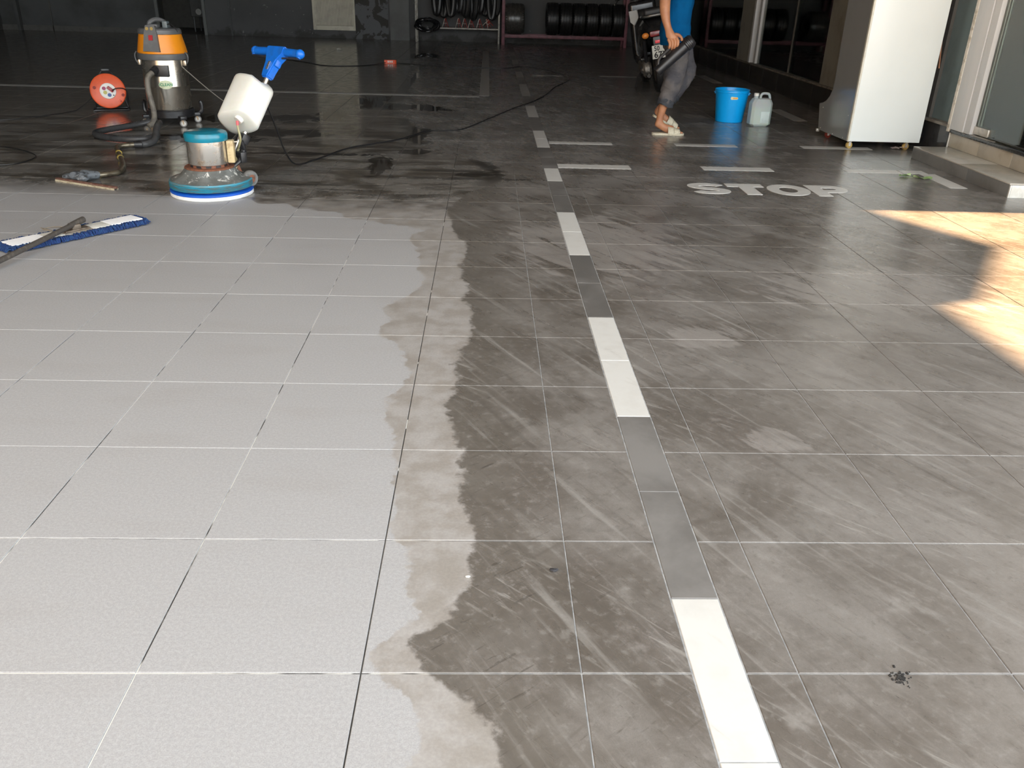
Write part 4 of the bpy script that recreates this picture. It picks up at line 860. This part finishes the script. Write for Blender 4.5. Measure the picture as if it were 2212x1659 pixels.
def make_tyre(W, R, lab):
    t_ = thing('tyre', (0, 0, 0), lab, 'tyre')
    pr = [(R*.58, -W*.42), (R*.66, -W*.5), (R*.86, -W*.5), (R*.955, -W*.44), (R*.985, -W*.40)]
    for gx in (-.24, -.02, .20):
        a, b = (gx)*W, (gx+.045)*W; pr += [(R, a-.004), (R-.009, a), (R-.009, b), (R, b+.004)]
    pr += [(R*.985, W*.40), (R*.955, W*.44), (R*.86, W*.5), (R*.66, W*.5), (R*.58, W*.42), (R*.56, 0)]
    Q = Matrix.Rotation(PI/2, 4, 'Y'); tm = MB().lathe(pr, 48, Q, closed=True)
    n = len(pr)
    tm.build('casing', M['tyre'], t_, ang=30)
    lug = MB()
    for k in range(40):
        a = 2*PI*k/40
        for s_ in (-1, 1): lug.box(-.004, .004, s_*W*.42-.03*W, s_*W*.42+.05*W, R*.965, R*1.0, mat=Matrix.Rotation(a, 4, 'X') @ Matrix.Rotation(PI/2, 4, 'Z'))
    lg = lug.build('shoulder_tread', M['tyre'], t_, smooth=False); lg['kind'] = 'stuff'
    return t_
ty0 = make_tyre(.245, .30, 'black tyre in the tyre rack, leftmost of the dark row')
ORD = ['leftmost', 'second from the left', 'third from the left', 'fourth from the left', 'fifth from the left', 'rightmost']
for k in range(6):
    o = ty0 if k == 0 else copy_tree(ty0)
    o.location = (1.50+k*.262, 17.52, .495); o['label'] = 'black tyre on the pink rack, %s of six in the dark row' % ORD[k]; o['group'] = 'tyres standing in the pink rack'
big = make_tyre(.385, .285, 'wide shiny tyre standing alone at the left end of the pink rack'); big.location = (.745, 17.50, .48)
for ch in big.children: ch.data.materials[0] = mat('shiny_tyre_rubber', (.05, .048, .044), .28, c2=(.09, .085, .078), sc=30)
# display stand with pale posts
ds = thing('display_stand', (-.4, 17.6, 0), 'narrow stand with pale posts and a pale shelf left of the pink rack', 'shelf')
for x in (-.82, .835): MB().box(x-.016, x+.016, -.12, -.088, 0, 2.2, b=.002).build('post', M['palerail'], ds); MB().box(x-.016, x+.016, .2, .23, 0, 2.2, b=.002).build('post', M['palerail'], ds)
MB().box(-.40, .82, -.12, .24, .255, .282, b=.003).build('shelf_board', M['palerail'], ds)
MB().box(-.82, .84, -.10, -.07, 1.55, 1.58, b=.002).build('top_rail', M['palerail'], ds)
M['astand'] = mat('pale_painted_frame', (.55, .50, .47), .4, c2=(.38, .33, .30), sc=30); M['ared'] = mat('red_painted_frame', (.40, .05, .04), .4)
xs = [(-.64, 0, 'leftmost'), (-.375, 0, 'second from the left'), (-.255, 0, 'third from the left'), (-.125, 0, 'fourth from the left'), (.045, 0, 'fifth from the left'), (.16, .9, 'leaning one beside the crossed pair'), (.27, -.9, 'rightmost, leaning')]
a0_ = None
for k, (x, tl, lab) in enumerate(xs):
    if a0_ is None:
        a0_ = thing('a_frame_stand', (0, 0, 0), '', 'stand')
        MB().tube([(-.06, 0, .0), (-.008, 0, .17), (.008, 0, .17)], .007, 6).build('left_leg', M['astand'], a0_); MB().tube([(.008, 0, .17), (.06, 0, .0)], .007, 6).build('right_leg', M['ared'], a0_)
        MB().tube([(-.036, 0, .075), (.036, 0, .075)], .005, 6).build('crossbar', M['astand'], a0_)
        MB().tube([(0, 0, .165), (0, .07, .0)], .006, 6).build('rear_leg', M['ared'], a0_); o = a0_
    else: o = copy_tree(a0_)
    o.location = (x, 17.55, .283+(.022 if tl else 0)); o.rotation_euler = (0, tl*.6, 0); o['label'] = 'small A shaped metal frame on the pale shelf, %s' % lab; o['group'] = 'small A frames on the shelf'
hb_ = MB(); random.seed(12)
for k in range(16):
    c = Vector((-.98+random.uniform(-.05, .05), 17.42+random.uniform(-.04, .04), .33+random.uniform(-.03, .03))); rx, rz_ = random.uniform(.16, .24), random.uniform(.08, .13); a = random.uniform(-.3, .3)
    hb_.tube([c+Vector((rx*math.cos(t_), .03*math.sin(3*t_+k), rz_*math.sin(t_+a))) for t_ in [2*PI*q/18 for q in range(18)]], .011, 6, closed=True)
tag(hb_.build('hose_bundle', mat('black_hose_gloss', (.014, .014, .016), .25)), 'tangled bundle of black hose hanging on the left post of the display stand', 'hose')
tb = None; hx = [-.80, -.66, -.52, -.37, -.23, -.08, .05, .17, .29, .36]
OR2 = ['leftmost', 'second from the left', 'third from the left', 'fourth from the left', 'fifth from the left', 'sixth from the left', 'fourth from the right', 'third from the right', 'second from the right', 'rightmost']
for k, x in enumerate(hx):
    if tb is None:
        m_ = MB().tube([Vector((.055*math.cos(t_), .02*math.sin(2*t_), -.5+.52*math.sin(t_))) for t_ in [2*PI*q/36 for q in range(36)]], .046, 10, closed=True)
        tb = m_.build('inner_tube', M['tyre']); tb['category'] = 'tube'; o = tb
    else: o = copy_tree(tb)
    o.location = (x, 17.47+.03*(k % 2), 1.52+.03*math.sin(k*2.3)); o.scale = (1.25, 1, .98+.05*math.sin(k*1.7)); o.rotation_euler = (0, 0, .4*math.sin(k)); o['label'] = 'long black inner tube hanging over the pale shelf, %s' % OR2[k]; o['group'] = 'black inner tubes hanging from the rail'
# trolley seen in the dark doorway
ct = thing('trolley', (-5.84, 18.75, 0), 'dark trolley with pale wheel standing in the dark doorway', 'trolley')
MB().box(-.22, .12, .0, .5, .30, .95, b=.02).build('body', mat('dark_box', (.07, .07, .065), .6), ct)
MB().lathe([(.001, -.02), (.06, -.02), (.06, .02), (.001, .02)], 24, Matrix.Translation((-.03, -.05, .40)) @ Matrix.Rotation(PI/2, 4, 'X')).build('wheel', mat('pale_wheel', (.40, .40, .38), .5), ct)
for x in (-.18, .08): MB().tube([(x, .05, .30), (x, .05, 0)], .015, 8).build('leg', M['black'], ct)
for x in (-.18, .08): MB().tube([(x, .45, .30), (x, .45, 0)], .015, 8).build('rear_leg', M['black'], ct)
# ================================================================== man carrying a blower (body is one continuous skinned surface)
def skin_mesh(name, verts, edges, radii, m, parent, sub=2, root=0, post=None):
    me = bpy.data.meshes.new(name); me.from_pydata([Vector(v) for v in verts], edges, [])
    o = bpy.data.objects.new(name, me); COL.objects.link(o)
    sk_ = o.modifiers.new('s', 'SKIN'); sk_.use_smooth_shade = True; sk_.branch_smoothing = .6
    for i, r_ in enumerate(radii):
        d = me.skin_vertices[0].data[i]; d.radius = r_ if isinstance(r_, tuple) else (r_, r_); d.use_root = (i == root)
    if sub: ss = o.modifiers.new('u', 'SUBSURF'); ss.levels = sub; ss.render_levels = sub
    dg = bpy.context.evaluated_depsgraph_get(); dg.update()
    nm = bpy.data.meshes.new_from_object(o.evaluated_get(dg)); nm.name = name
    o.modifiers.clear(); o.data = nm; bpy.data.meshes.remove(me)
    if post:
        for v in nm.vertices: v.co = post(v.co.copy())
    nm.materials.clear(); nm.materials.append(m); nm.shade_smooth()
    if parent: o.parent = parent
    return o
t = NT('skin'); P_ = t.obj(); t.base(t.mix(t.mapr(t.noise(P_, 14, 4), .35, .7), (.44, .205, .105), (.34, .145, .075)), .5); t.p.inputs['Subsurface Weight'].default_value = .08; t.p.inputs['Subsurface Radius'].default_value = (.02, .008, .004); M['skin'] = t.m
t = NT('blue_shirt'); P_ = t.obj(); t.base(t.mix(t.mapr(t.noise(P_, 9, 4), .35, .7), (.001, .085, .235), (.001, .06, .18)), .9); t.p.inputs['Specular IOR Level'].default_value = .1; t.bump(t.noise(t.mapping(P_, sc=(1, 1, .5)), 16, 3), .5, .02); M['shirt'] = t.m
t = NT('grey_trousers'); P_ = t.obj(); n_ = t.noise(t.mapping(P_, sc=(1, 1, .6)), 9, 4); t.base(t.mix(t.mapr(n_, .42, .62), (.058, .057, .066), (.105, .097, .096)), .85); t.bump(t.noise(t.mapping(P_, sc=(1, 1, 2.2)), 14, 3), .6, .02); M['trous'] = t.m
M['cuff'] = mat('dark_rolled_cuff', (.045, .05, .06), .85, c2=(.025, .028, .034), sc=40, bump=.5)
M['hair'] = mat('black_hair', (.012, .011, .010), .6)
man = thing('person', (1.72, 6.6, 0), 'man in blue shirt and rolled grey trousers walking right, carrying a black blower', 'person')
O = Vector((1.72, 6.6, 0))
V, Ed, Rr = [], [], []
def jv(p, r_, par=None):
    V.append(Vector(p)-O); Rr.append(r_); i = len(V)-1
    if par is not None: Ed.append((par, i))
    return i
pel = jv((1.755, 6.63, .84), (.085, .07))
be = jv((1.745, 6.62, .96), (.095, .078), pel); ch = jv((1.75, 6.62, 1.12), (.10, .08), be); uc = jv((1.765, 6.62, 1.25), (.10, .07), ch); nk = jv((1.785, 6.62, 1.345), (.05, .05), uc)
n2_ = jv((1.80, 6.62, 1.40), (.047, .047), nk)
# head: several rings so the skull, face and chin read
h1_ = jv((1.825, 6.62, 1.445), (.060, .055), n2_); h2_ = jv((1.835, 6.62, 1.505), (.080, .070), h1_); h3_ = jv((1.825, 6.62, 1.575), (.086, .073), h2_); h4_ = jv((1.815, 6.62, 1.625), (.055, .05), h3_)
# near (right) arm hanging, slightly bent; hand closes on the blower handle
s1 = jv((1.745, 6.47, 1.285), .060, uc); e0 = jv((1.66, 6.41, 1.17), .050, s1); e1 = jv((1.585, 6.375, 1.06), .046, e0); f1 = jv((1.585, 6.345, .97), .043, e1); f2 = jv((1.600, 6.325, .89), .034, f1); w1 = jv((1.620, 6.31, .835), .030, f2)
p1_ = jv((1.642, 6.295, .800), .036, w1); p2_ = jv((1.660, 6.29, .770), .041, p1_); p3_ = jv((1.636, 6.288, .766), .033, p1_); p4_ = jv((1.686, 6.288, .770), .033, p1_)
# far (left) arm swung forward
s2 = jv((1.76, 6.77, 1.285), .060, uc); a1_ = jv((1.765, 6.84, 1.15), .048, s2); a2_ = jv((1.755, 6.86, 1.02), .040, a1_); a3_ = jv((1.775, 6.85, .93), .034, a2_); a4_ = jv((1.80, 6.83, .86), .026, a3_); a5_ = jv((1.81, 6.82, .82), (.028, .034), a4_); a6_ = jv((1.815, 6.81, .785), (.022, .034), a5_)
# near leg: nearly straight, stepping
l1 = jv((1.765, 6.56, .76), .055, pel); l2 = jv((1.775, 6.54, .60), .052, l1); l3 = jv((1.765, 6.535, .46), .052, l2); l4 = jv((1.725, 6.54, .36), .052, l3); l5 = jv((1.695, 6.545, .26), .042, l4); l6 = jv((1.672, 6.55, .15), .031, l5); l7 = jv((1.664, 6.55, .085), .033, l6)
hl_ = jv((1.640, 6.55, .050), .030, l7); ft = jv((1.735, 6.55, .050), (.030, .036), l7); ft2 = jv((1.80, 6.548, .036), (.022, .040), ft)
# far leg: knee bent forward, heel lifted behind
k1 = jv((1.80, 6.68, .76), .055, pel); k2 = jv((1.86, 6.72, .62), .052, k1); k3 = jv((1.915, 6.73, .50), .053, k2); k4 = jv((1.865, 6.735, .40), .051, k3); k5 = jv((1.80, 6.74, .31), .041, k4); k6 = jv((1.72, 6.745, .215), .031, k5); k7 = jv((1.685, 6.745, .165), .031, k6)
kh = jv((1.650, 6.745, .150), .028, k7); kf = jv((1.755, 6.745, .105), (.030, .034), k7); kf2 = jv((1.815, 6.745, .055), (.022, .038), kf)
body = skin_mesh('body', V, Ed, Rr, M['skin'], man, 2, 0)
# hands: five separate tapering fingers each, rooted in the palm
def finger(pts, r0, name='finger'):
    P = [Vector(p)-O for p in pts]
    vs = P; es = [(i, i+1) for i in range(len(P)-1)]; rs = [r0*(1-.10*i) for i in range(len(P))]
    return vs, es, rs
def hand(fs):
    v, e, r_ = [], [], []
    for pts, r0 in fs:
        a, b, c = finger(pts, r0); n = len(v); v += a; e += [(i+n, j+n) for i, j in b]; r_ += c
    return v, e, r_
# near hand: knuckles along the handle, fingers curl down and around it, thumb on the far/front side
ax_ = Vector((.72, 0, .69))
fg_ = []
for k, (ln, rr_) in enumerate(((1.0, .0148), (1.06, .0152), (1.0, .0148), (.84, .0132))):
    b0 = Vector((1.697-k*.0205, 6.262, .752-k*.005)); 
    fg_.append(([b0+Vector((-.018, .02, .032)), b0, b0+Vector((-.002, -.008, -.028))*1, b0+Vector((-.003, .010, -.050*ln)), b0+Vector((.002, .034, -.050*ln))], rr_))
fg_.append(([(1.665, 6.290, .800), (1.700, 6.275, .796), (1.722, 6.262, .778), (1.726, 6.262, .752)], .0155))
for k, (pts, r0) in enumerate(fg_):
    v, e, r_ = hand([(pts, r0)])
    skin_mesh('thumb' if k == 4 else 'finger', v, e, r_, M['skin'], man, 1)
for k in range(4):
    b0 = Vector((1.818+.004*k, 6.79+.014*k, .775)); v, e, r_ = hand([([b0+Vector((-.008, 0, .03)), b0, b0+Vector((.004, 0, -.035)), b0+Vector((-.006, 0, -.065+.006*abs(k-1))), b0+Vector((-.016, 0, -.08+.008*abs(k-1)))], .0095)]); skin_mesh('finger', v, e, r_, M['skin'], man, 1)
v, e, r_ = hand([([(1.81, 6.80, .82), (1.835, 6.785, .79), (1.845, 6.78, .76), (1.84, 6.78, .735)], .011)]); skin_mesh('thumb', v, e, r_, M['skin'], man, 1)
# face
fc = MB()
fc.tube([(1.905-O.x, 0.02, 1.545), (1.922-O.x, .02, 1.51), (1.905-O.x, .02, 1.50)], .010, 8, smooth=3); fc.build('nose', M['skin'], man)
MB().tube([(1.895-O.x, -.012, 1.470), (1.902-O.x, .02, 1.472), (1.895-O.x, .05, 1.470)], .006, 8, smooth=3).build('mouth', mat('lips', (.32, .11, .08), .5), man)
for s_ in (-1, 1):
    MB().ball((1.896-O.x, .02+s_*.030, 1.54), .010, .013, .008, 12).build('eye', mat('eye_dark', (.05, .04, .035), .3), man)
    MB().lathe([(.001, -.004), (.020, -.003), (.024, .0), (.018, .004), (.010, .001), (.001, .001)], 16, Matrix.Translation((1.815-O.x, .02+s_*.076, 1.53)) @ Matrix.Rotation(PI/2, 4, 'X') @ Matrix.Diagonal((.8, 1.25, 1, 1))).build('ear', M['skin'], man)
hr = MB(); hr.ball((1.808-O.x, .02, 1.582), .098, .086, .080, 24); hr.v = [(x, y, max(z, 1.545 if x > .10 else 1.50)) for x, y, z in hr.v]; hr.build('hair', M['hair'], man, ang=80)
# shirt: loose surface over the torso with sleeves
def wob(sc, amp): return lambda c: c+Vector((noise.noise(c*sc), noise.noise(c*sc+Vector((9, 1, 3))), 0))*amp
def loft(secs, n=28, amp=.01, sc=12, seed=0, m_=None):
    """closed surface through elliptical rings: (centre, radius x, radius y[, tangent])"""
    m_ = m_ or MB(); vs = []; N = len(secs)
    for i, s_ in enumerate(secs):
        c = Vector(s_[0])-O; tg = (Vector(secs[min(i+1, N-1)][0])-Vector(secs[max(i-1, 0)][0])).normalized() if len(s_) < 4 else Vector(s_[3]).normalized()
        xd = Vector((1, 0, 0)); xd = (xd-tg*xd.dot(tg)).normalized(); yd = tg.cross(xd)
        for k in range(n):
            a = 2*PI*k/n; p_ = c+xd*s_[1]*math.cos(a)+yd*s_[2]*math.sin(a)
            d_ = noise.noise(p_*sc+Vector((seed, 0, 0)))+.5*noise.noise(p_*sc*2.3); vs.append(p_+(p_-c).normalized()*d_*amp)
    fs = [tuple(range(n))[::-1], tuple((N-1)*n+i for i in range(n))]
    for a in range(N-1):
        for i in range(n): fs.append((a*n+i, a*n+(i+1) % n, (a+1)*n+(i+1) % n, (a+1)*n+i))
    return m_.add(vs, fs)
def dense(secs, k=4):
    out = []
    for a, b in zip(secs, secs[1:]):
        for j in range(k):
            t_ = j/k; t_ = t_*t_*(3-2*t_)*.3+t_*.7
            out.append((Vector(a[0]).lerp(Vector(b[0]), t_), a[1]+(b[1]-a[1])*t_, a[2]+(b[2]-a[2])*t_))
    return out+[(Vector(secs[-1][0]), secs[-1][1], secs[-1][2])]
sh = loft(dense([((1.748, 6.62, .715), .122, .135), ((1.745, 6.62, .74), .125, .138), ((1.738, 6.62, .85), .120, .135), ((1.742, 6.62, .97), .112, .135), ((1.752, 6.62, 1.10), .118, .15), ((1.765, 6.62, 1.22), .118, .165), ((1.772, 6.62, 1.30), .095, .15), ((1.785, 6.62, 1.345), .055, .065)]), 32, .012, 9)
loft(dense([((1.755, 6.53, 1.29), .06, .065), ((1.745, 6.455, 1.26), .068, .068), ((1.712, 6.40, 1.17), .066, .064), ((1.703, 6.39, 1.145), .066, .064)]), 20, .006, 14, 3, sh)
loft(dense([((1.765, 6.70, 1.29), .06, .065), ((1.765, 6.785, 1.26), .068, .068), ((1.765, 6.845, 1.16), .066, .064)]), 20, .006, 14, 5, sh)
sh.build('shirt', M['shirt'], man, ang=60)
tq = loft(dense([((1.752, 6.62, .80), .100, .112), ((1.757, 6.62, .76), .116, .128), ((1.765, 6.62, .70), .112, .125), ((1.775, 6.62, .66), .07, .10)]), 30, .006, 12)
loft(dense([((1.757, 6.60, .73), .09, .085), ((1.757, 6.545, .66), .098, .088), ((1.762, 6.535, .54), .088, .082), ((1.752, 6.53, .45), .084, .078), ((1.730, 6.535, .37), .078, .074), ((1.708, 6.54, .29), .070, .068), ((1.700, 6.545, .25), .062, .062)], 5), 26, .013, 20, 7, tq)
loft(dense([((1.785, 6.67, .76), .085, .085), ((1.835, 6.70, .65), .090, .085), ((1.885, 6.725, .54), .078, .078), ((1.900, 6.73, .48), .072, .072), ((1.865, 6.735, .41), .075, .07), ((1.82, 6.74, .34), .070, .066), ((1.782, 6.74, .282), .060, .060)], 5), 26, .012, 20, 11, tq)
tq.build('trousers', M['trous'], man, ang=60)
for (c, d_, r0) in (((1.703, 6.543, .262), (.32, 0, 1), .064), ((1.792, 6.74, .292), (.7, 0, .75), .057)):
    mt = align(Vector(c)-O, d_, (1, 0, -.2)); cf = MB().lathe([(r0*.8, -.022), (r0+.004, -.024), (r0+.010, -.012), (r0+.004, 0), (r0+.011, .014), (r0+.004, .030), (r0*.9, .04)], 28, mt, cap=False)
    cf.v = [tuple(Vector(q)+Vector((noise.noise(Vector(q)*40), noise.noise(Vector(q)*40+Vector((4, 2, 1))), noise.noise(Vector(q)*30)))*.009) for q in cf.v]; cf.build('rolled_cuff', M['cuff'], man, ang=60)
# woven sandals: sole, instep band, open toe
M['sandal'] = mat('cream_sandal', (.56, .52, .40), .6, c2=(.40, .36, .26), sc=60, bump=.3)
def sandal(org, ang, tip):
    sh = [(-.055, 0), (-.045, .026), (-.01, .034), (.06, .036), (.13, .044), (.185, .038), (.215, .018), (.222, 0)]
    pl = [(x, y) for x, y in sh]+[(x, -y) for x, y in sh[::-1][1:-1]]
    mt = Matrix.Translation(Vector(org)-O) @ Matrix.Rotation(ang, 4, 'Z') @ Matrix.Rotation(tip, 4, 'Y')
    MB().prism(pl, 0, .016, mt).build('sole', M['sandal'], man, ang=60)
    m_ = MB()
    for x0, x1, h0, h1 in ((.075, .125, .070, .060), (.128, .178, .058, .044)):
        n_ = 12; vs = []
        for i in range(n_+1):
            a = PI*i/n_
            for x, h in ((x0, h0), (x1, h1)):
                for q in (0, .004): vs.append((x, (.043+q)*math.cos(a), .012+(h-.012+q)*math.sin(a)**.7))
        fs = []
        for i in range(n_):
            b = i*4; fs += [(b+1, b+3, b+7, b+5), (b, b+4, b+6, b+2), (b, b+1, b+5, b+4), (b+2, b+6, b+7, b+3)]
        m_.add(vs, fs+[(0, 2, 3, 1), (n_*4, n_*4+1, n_*4+3, n_*4+2)], mt)
    m_.build('sandal_strap', M['sandal'], man, ang=50)
    for k in range(5):
        q = mt @ Vector((.186+.004*(2-k)*(1 if k < 3 else .5), -.026+k*.013, .022)); MB().ball(q, .013, .0072 if k else .009, .009, 10).build('toe', M['skin'], man)
sandal((1.668, 6.55, 0), 0, 0); sandal((1.69, 6.745, .10), 0, math.radians(27))

# blower held by its handle
bl = thing('blower', (1.70, 6.30, .0), 'black handheld blower gripped in the hand of the man in blue', 'blower')
B0 = Vector((1.70, 6.30, 0)); q0, q1 = Vector((1.562, 6.27, .530))-B0, Vector((1.775, 6.27, .735))-B0; ad = (q1-q0).normalized(); L0 = (q1-q0).length
bmx = align(q0, ad, (-ad.z, 0, ad.x))     # z along barrel, x up
M['blk'] = mat('matt_black_plastic', (.011, .011, .013), .33, c2=(.019, .019, .022), sc=8)
MB().lathe([(.001, -.012), (.034, -.012), (.038, -.004), (.037, .02), (.039, .05), (.042, .16), (.044, .20), (.044, L0-.02), (.001, L0-.02)], 32, bmx).build('barrel', M['blk'], bl)
MB().lathe([(.044, L0-.025), (.050, L0-.018), (.052, L0+.01), (.050, L0+.035), (.040, L0+.05), (.001, L0+.052)], 32, bmx).build('motor_cover', M['blk'], bl)
for k in range(3): MB().lathe([(.051, 0), (.0535, .002), (.051, .004)], 32, bmx @ Matrix.Translation((0, 0, L0-.008+k*.013)), cap=False).build('cooling_rib', M['black'], bl)
MB().tube([bmx @ Vector((.035, 0, .03)), bmx @ Vector((.060, 0, .055)), bmx @ Vector((.067, 0, .10)), bmx @ Vector((.070, 0, .20)), bmx @ Vector((.066, 0, L0-.03)), bmx @ Vector((.045, 0, L0-.005))], .0125, 10, smooth=5).build('handle', M['blk'], bl)
MB().lathe([(.001, 0), (.007, 0), (.006, .004), (.001, .004)], 12, bmx @ Matrix.Translation((.06, -.018, L0-.02)) @ Matrix.Rotation(PI/2, 4, 'X')).build('button', M['steelfit'], bl)
MB().box(-.006, .006, -.046, -.040, .03, L0-.04, b=.002, mat=bmx).build('side_seam', M['black'], bl)

# ================================================================== parked scooter seen from behind
M['sblk'] = mat('gloss_black_bodywork', (.012, .012, .013), .18, c2=(.02, .02, .021), sc=3)
M['chrome'] = mat('grey_chrome', (.45, .46, .46), .2, .9, c2=(.3, .3, .3), sc=20)
M['silver'] = mat('silver_panel', (.52, .54, .54), .35, .1, c2=(.45, .46, .46), sc=6)
M['engine'] = mat('dirty_engine_metal', (.22, .20, .175), .45, .4, c2=(.09, .085, .075), sc=22)
sc_ = thing('motor_scooter', (2.28, 9.55, 0), 'black motor scooter leaning on its stand behind the man, rear plate showing', 'scooter')
sc_.rotation_euler = (0, math.radians(-12), math.radians(-2)); sc_.scale = (1, 1, 1.08)
def wheel(yc):
    Q = Matrix.Translation((0, yc, .235)) @ Matrix.Rotation(PI/2, 4, 'Y')
    w_ = MB().lathe([(.15, -.04), (.19, -.055), (.225, -.048), (.235, -.02), (.235, .02), (.225, .048), (.19, .055), (.15, .04)], 40, Q, closed=True).build('wheel', M['tyre'], sc_)
    MB().lathe([(.03, -.05), (.145, -.035), (.158, -.03), (.158, .03), (.145, .035), (.03, .05)], 28, Q).build('rim', M['engine'], w_)
wheel(.22); wheel(1.45)
MB().tube([(0, .02, .50), (0, .0, .44), (0, .05, .36)], .05, 8).box(-.07, .07, -.03, .12, .44, .50, b=.02).build('rear_mudguard', M['black'], sc_)
# tail bodywork: rounded wedge
bm = bmesh.new(); secs = [(-.10, .60, .10, .05), (.02, .66, .15, .10), (.20, .66, .175, .14), (.45, .60, .165, .17), (.70, .52, .14, .14)]
rings = []
for y, z, w_, h in secs:
    rings.append([bm.verts.new((w_*math.cos(2*PI*k/16)*(1 if abs(math.sin(2*PI*k/16)) < .8 else .95), y, z+h*math.sin(2*PI*k/16))) for k in range(16)])
for a, b in zip(rings, rings[1:]):
    for k in range(16): bm.faces.new((a[k], a[(k+1) % 16], b[(k+1) % 16], b[k]))
bm.faces.new(rings[0][::-1]); bm.faces.new(rings[-1])
me = bpy.data.meshes.new('tail_body'); bm.to_mesh(me); bm.free(); me.shade_smooth(); me.materials.append(M['sblk']); o = bpy.data.objects.new('tail_body', me); COL.objects.link(o); o.parent = sc_
st_ = MB(); st_.box(-.13, .13, .0, .78, .76, .85, b=.04); st_.v = [(x*(1-.25*max(0, .2-y)), y, z+.02*math.cos(y*6)) for x, y, z in st_.v]; st_.build('seat', mat('black_seat_vinyl', (.02, .02, .021), .5), sc_)
MB().tube([(-.12, .25, .78), (-.15, .05, .80), (-.11, -.10, .80), (.11, -.10, .80), (.15, .05, .80), (.12, .25, .78)], .014, 8, smooth=5).build('grab_rail', M['chrome'], sc_)
MB().box(-.10, .10, -.155, -.10, .60, .655, b=.015).build('tail_light', mat('dark_red_lens', (.22, .008, .008), .2), sc_)
for s_ in (-1, 1): MB().ball((s_*.145, -.105, .62), .040, .03, .030, 16).build('indicator', mat('amber_lens', (.75, .25, .04), .25), sc_)
MB().box(-.055, .055, -.185, -.165, .535, .565, b=.004).build('reflector', mat('red_reflector', (.85, .035, .05), .25), sc_)
pl_ = MB().box(-.098, .098, -.004, .0, -.07, .07, b=.001, mat=align(Vector((0, -.175, .45)), (0, -.28, 1), (1, 0, 0))).build('number_plate', mat('white_plate', (.72, .72, .66), .4), sc_)
pmx = align(Vector((0, -.175, .45)), (0, -.28, 1), (1, 0, 0)) @ Matrix.Rotation(PI/2, 4, 'X') @ Matrix.Translation((0, 0, .0045))
text_obj('50', 'plate_number', M['black'], pl_, pmx @ Matrix.Translation((-.045, .035, 0)), .070, .0006, .0012, .9)
text_obj('67X', 'plate_number', M['black'], pl_, pmx @ Matrix.Translation((0, -.032, 0)), .085, .0006, .0016, 1.1)
MB().box(-.075, .075, -.165, -.06, .48, .60, b=.015).build('plate_bracket', M['black'], sc_)
# legshield, bars and mirrors ahead of the seat
MB().box(-.17, .17, 1.02, 1.16, .28, .92, b=.05).box(-.16, .16, .55, 1.08, .26, .36, b=.03).build('leg_shield', M['sblk'], sc_)
MB().tube([(0, 1.40, .32), (0, 1.15, .90), (0, 1.10, .98)], .035, 10).tube([(-.32, .92, .98), (-.15, 1.08, 1.0), (.15, 1.08, 1.0), (.32, .92, .98)], .018, 10, smooth=4).build('handlebar', M['black'], sc_)
MB().box(-.15, .15, 1.0, 1.18, .94, 1.06, b=.04).build('dash_cowl', M['sblk'], sc_)
for s_ in (-1, 1):
    MB().tube([(s_*.20, 1.02, 1.0), (s_*.26, 1.02, 1.10), (s_*.30, 1.0, 1.20)], .006, 6).build('mirror_stalk', M['black'], sc_)
    MB().ball((s_*.32, 1.0, 1.22), .06, .012, .04, 14).build('mirror', M['chrome'], sc_)
    MB().tube([(s_*.30, .93, .975), (s_*.33, .86, .95), (s_*.36, .78, .94)], .006, 6).build('brake_lever', M['chrome'], sc_)
    MB().prism([(-.05, .06), (.05, .06), (.062, -.02), (.0, -.09), (-.045, -.05)], 0, .02, align(Vector((s_*.19, .40, .80)), (s_*.5, -.85, .1), (1 if s_ > 0 else 1, 0, 0)) @ Matrix.Rotation(0, 4, 'Z')).build('side_fairing', M['silver'], sc_, smooth=False)
MB().tube([(-.19, .10, .62), (-.20, .25, .46), (-.16, .34, .30)], .006, 6, smooth=4).build('side_trim', M['chrome'], sc_)
# swing-arm engine with cover on the left, stand
en = MB(); en.lathe([(.001, -.05), (.06, -.05), (.085, -.03), (.09, .02), (.06, .05), (.001, .05)], 24, Matrix.Translation((-.13, .20, .26)) @ Matrix.Rotation(PI/2, 4, 'Y')); en.box(-.18, -.09, .20, .62, .20, .33, b=.03); en.build('engine_cover', M['engine'], sc_)
MB().cyl((-.20, .20, .26), (-.165, .20, .26), .035, .04, 14, b=.006).cyl((-.13, .06, .20), (-.13, .13, .22), .022, .03, 14, b=.004).build('gear_cap', M['chrome'], sc_)
MB().cyl((.15, -.02, .27), (.15, .48, .25), .055, .05, 18, b=.012).build('exhaust', M['engine'], sc_)
MB().tube([(-.10, .70, .25), (-.20, .66, .14), (-.26, .64, .012)], .012, 8).build('side_stand', M['black'], sc_)
for s_ in (-1, 1): MB().tube([(s_*.13, .18, .30), (s_*.14, .10, .56)], .022, 10).build('rear_shock', M['chrome'] if s_ > 0 else M['black'], sc_)
MB().tube([(0, 1.45, .235), (0, 1.40, .40)], .03, 8).box(-.06, .06, 1.25, 1.62, .44, .50, b=.03).build('front_mudguard', M['sblk'], sc_)
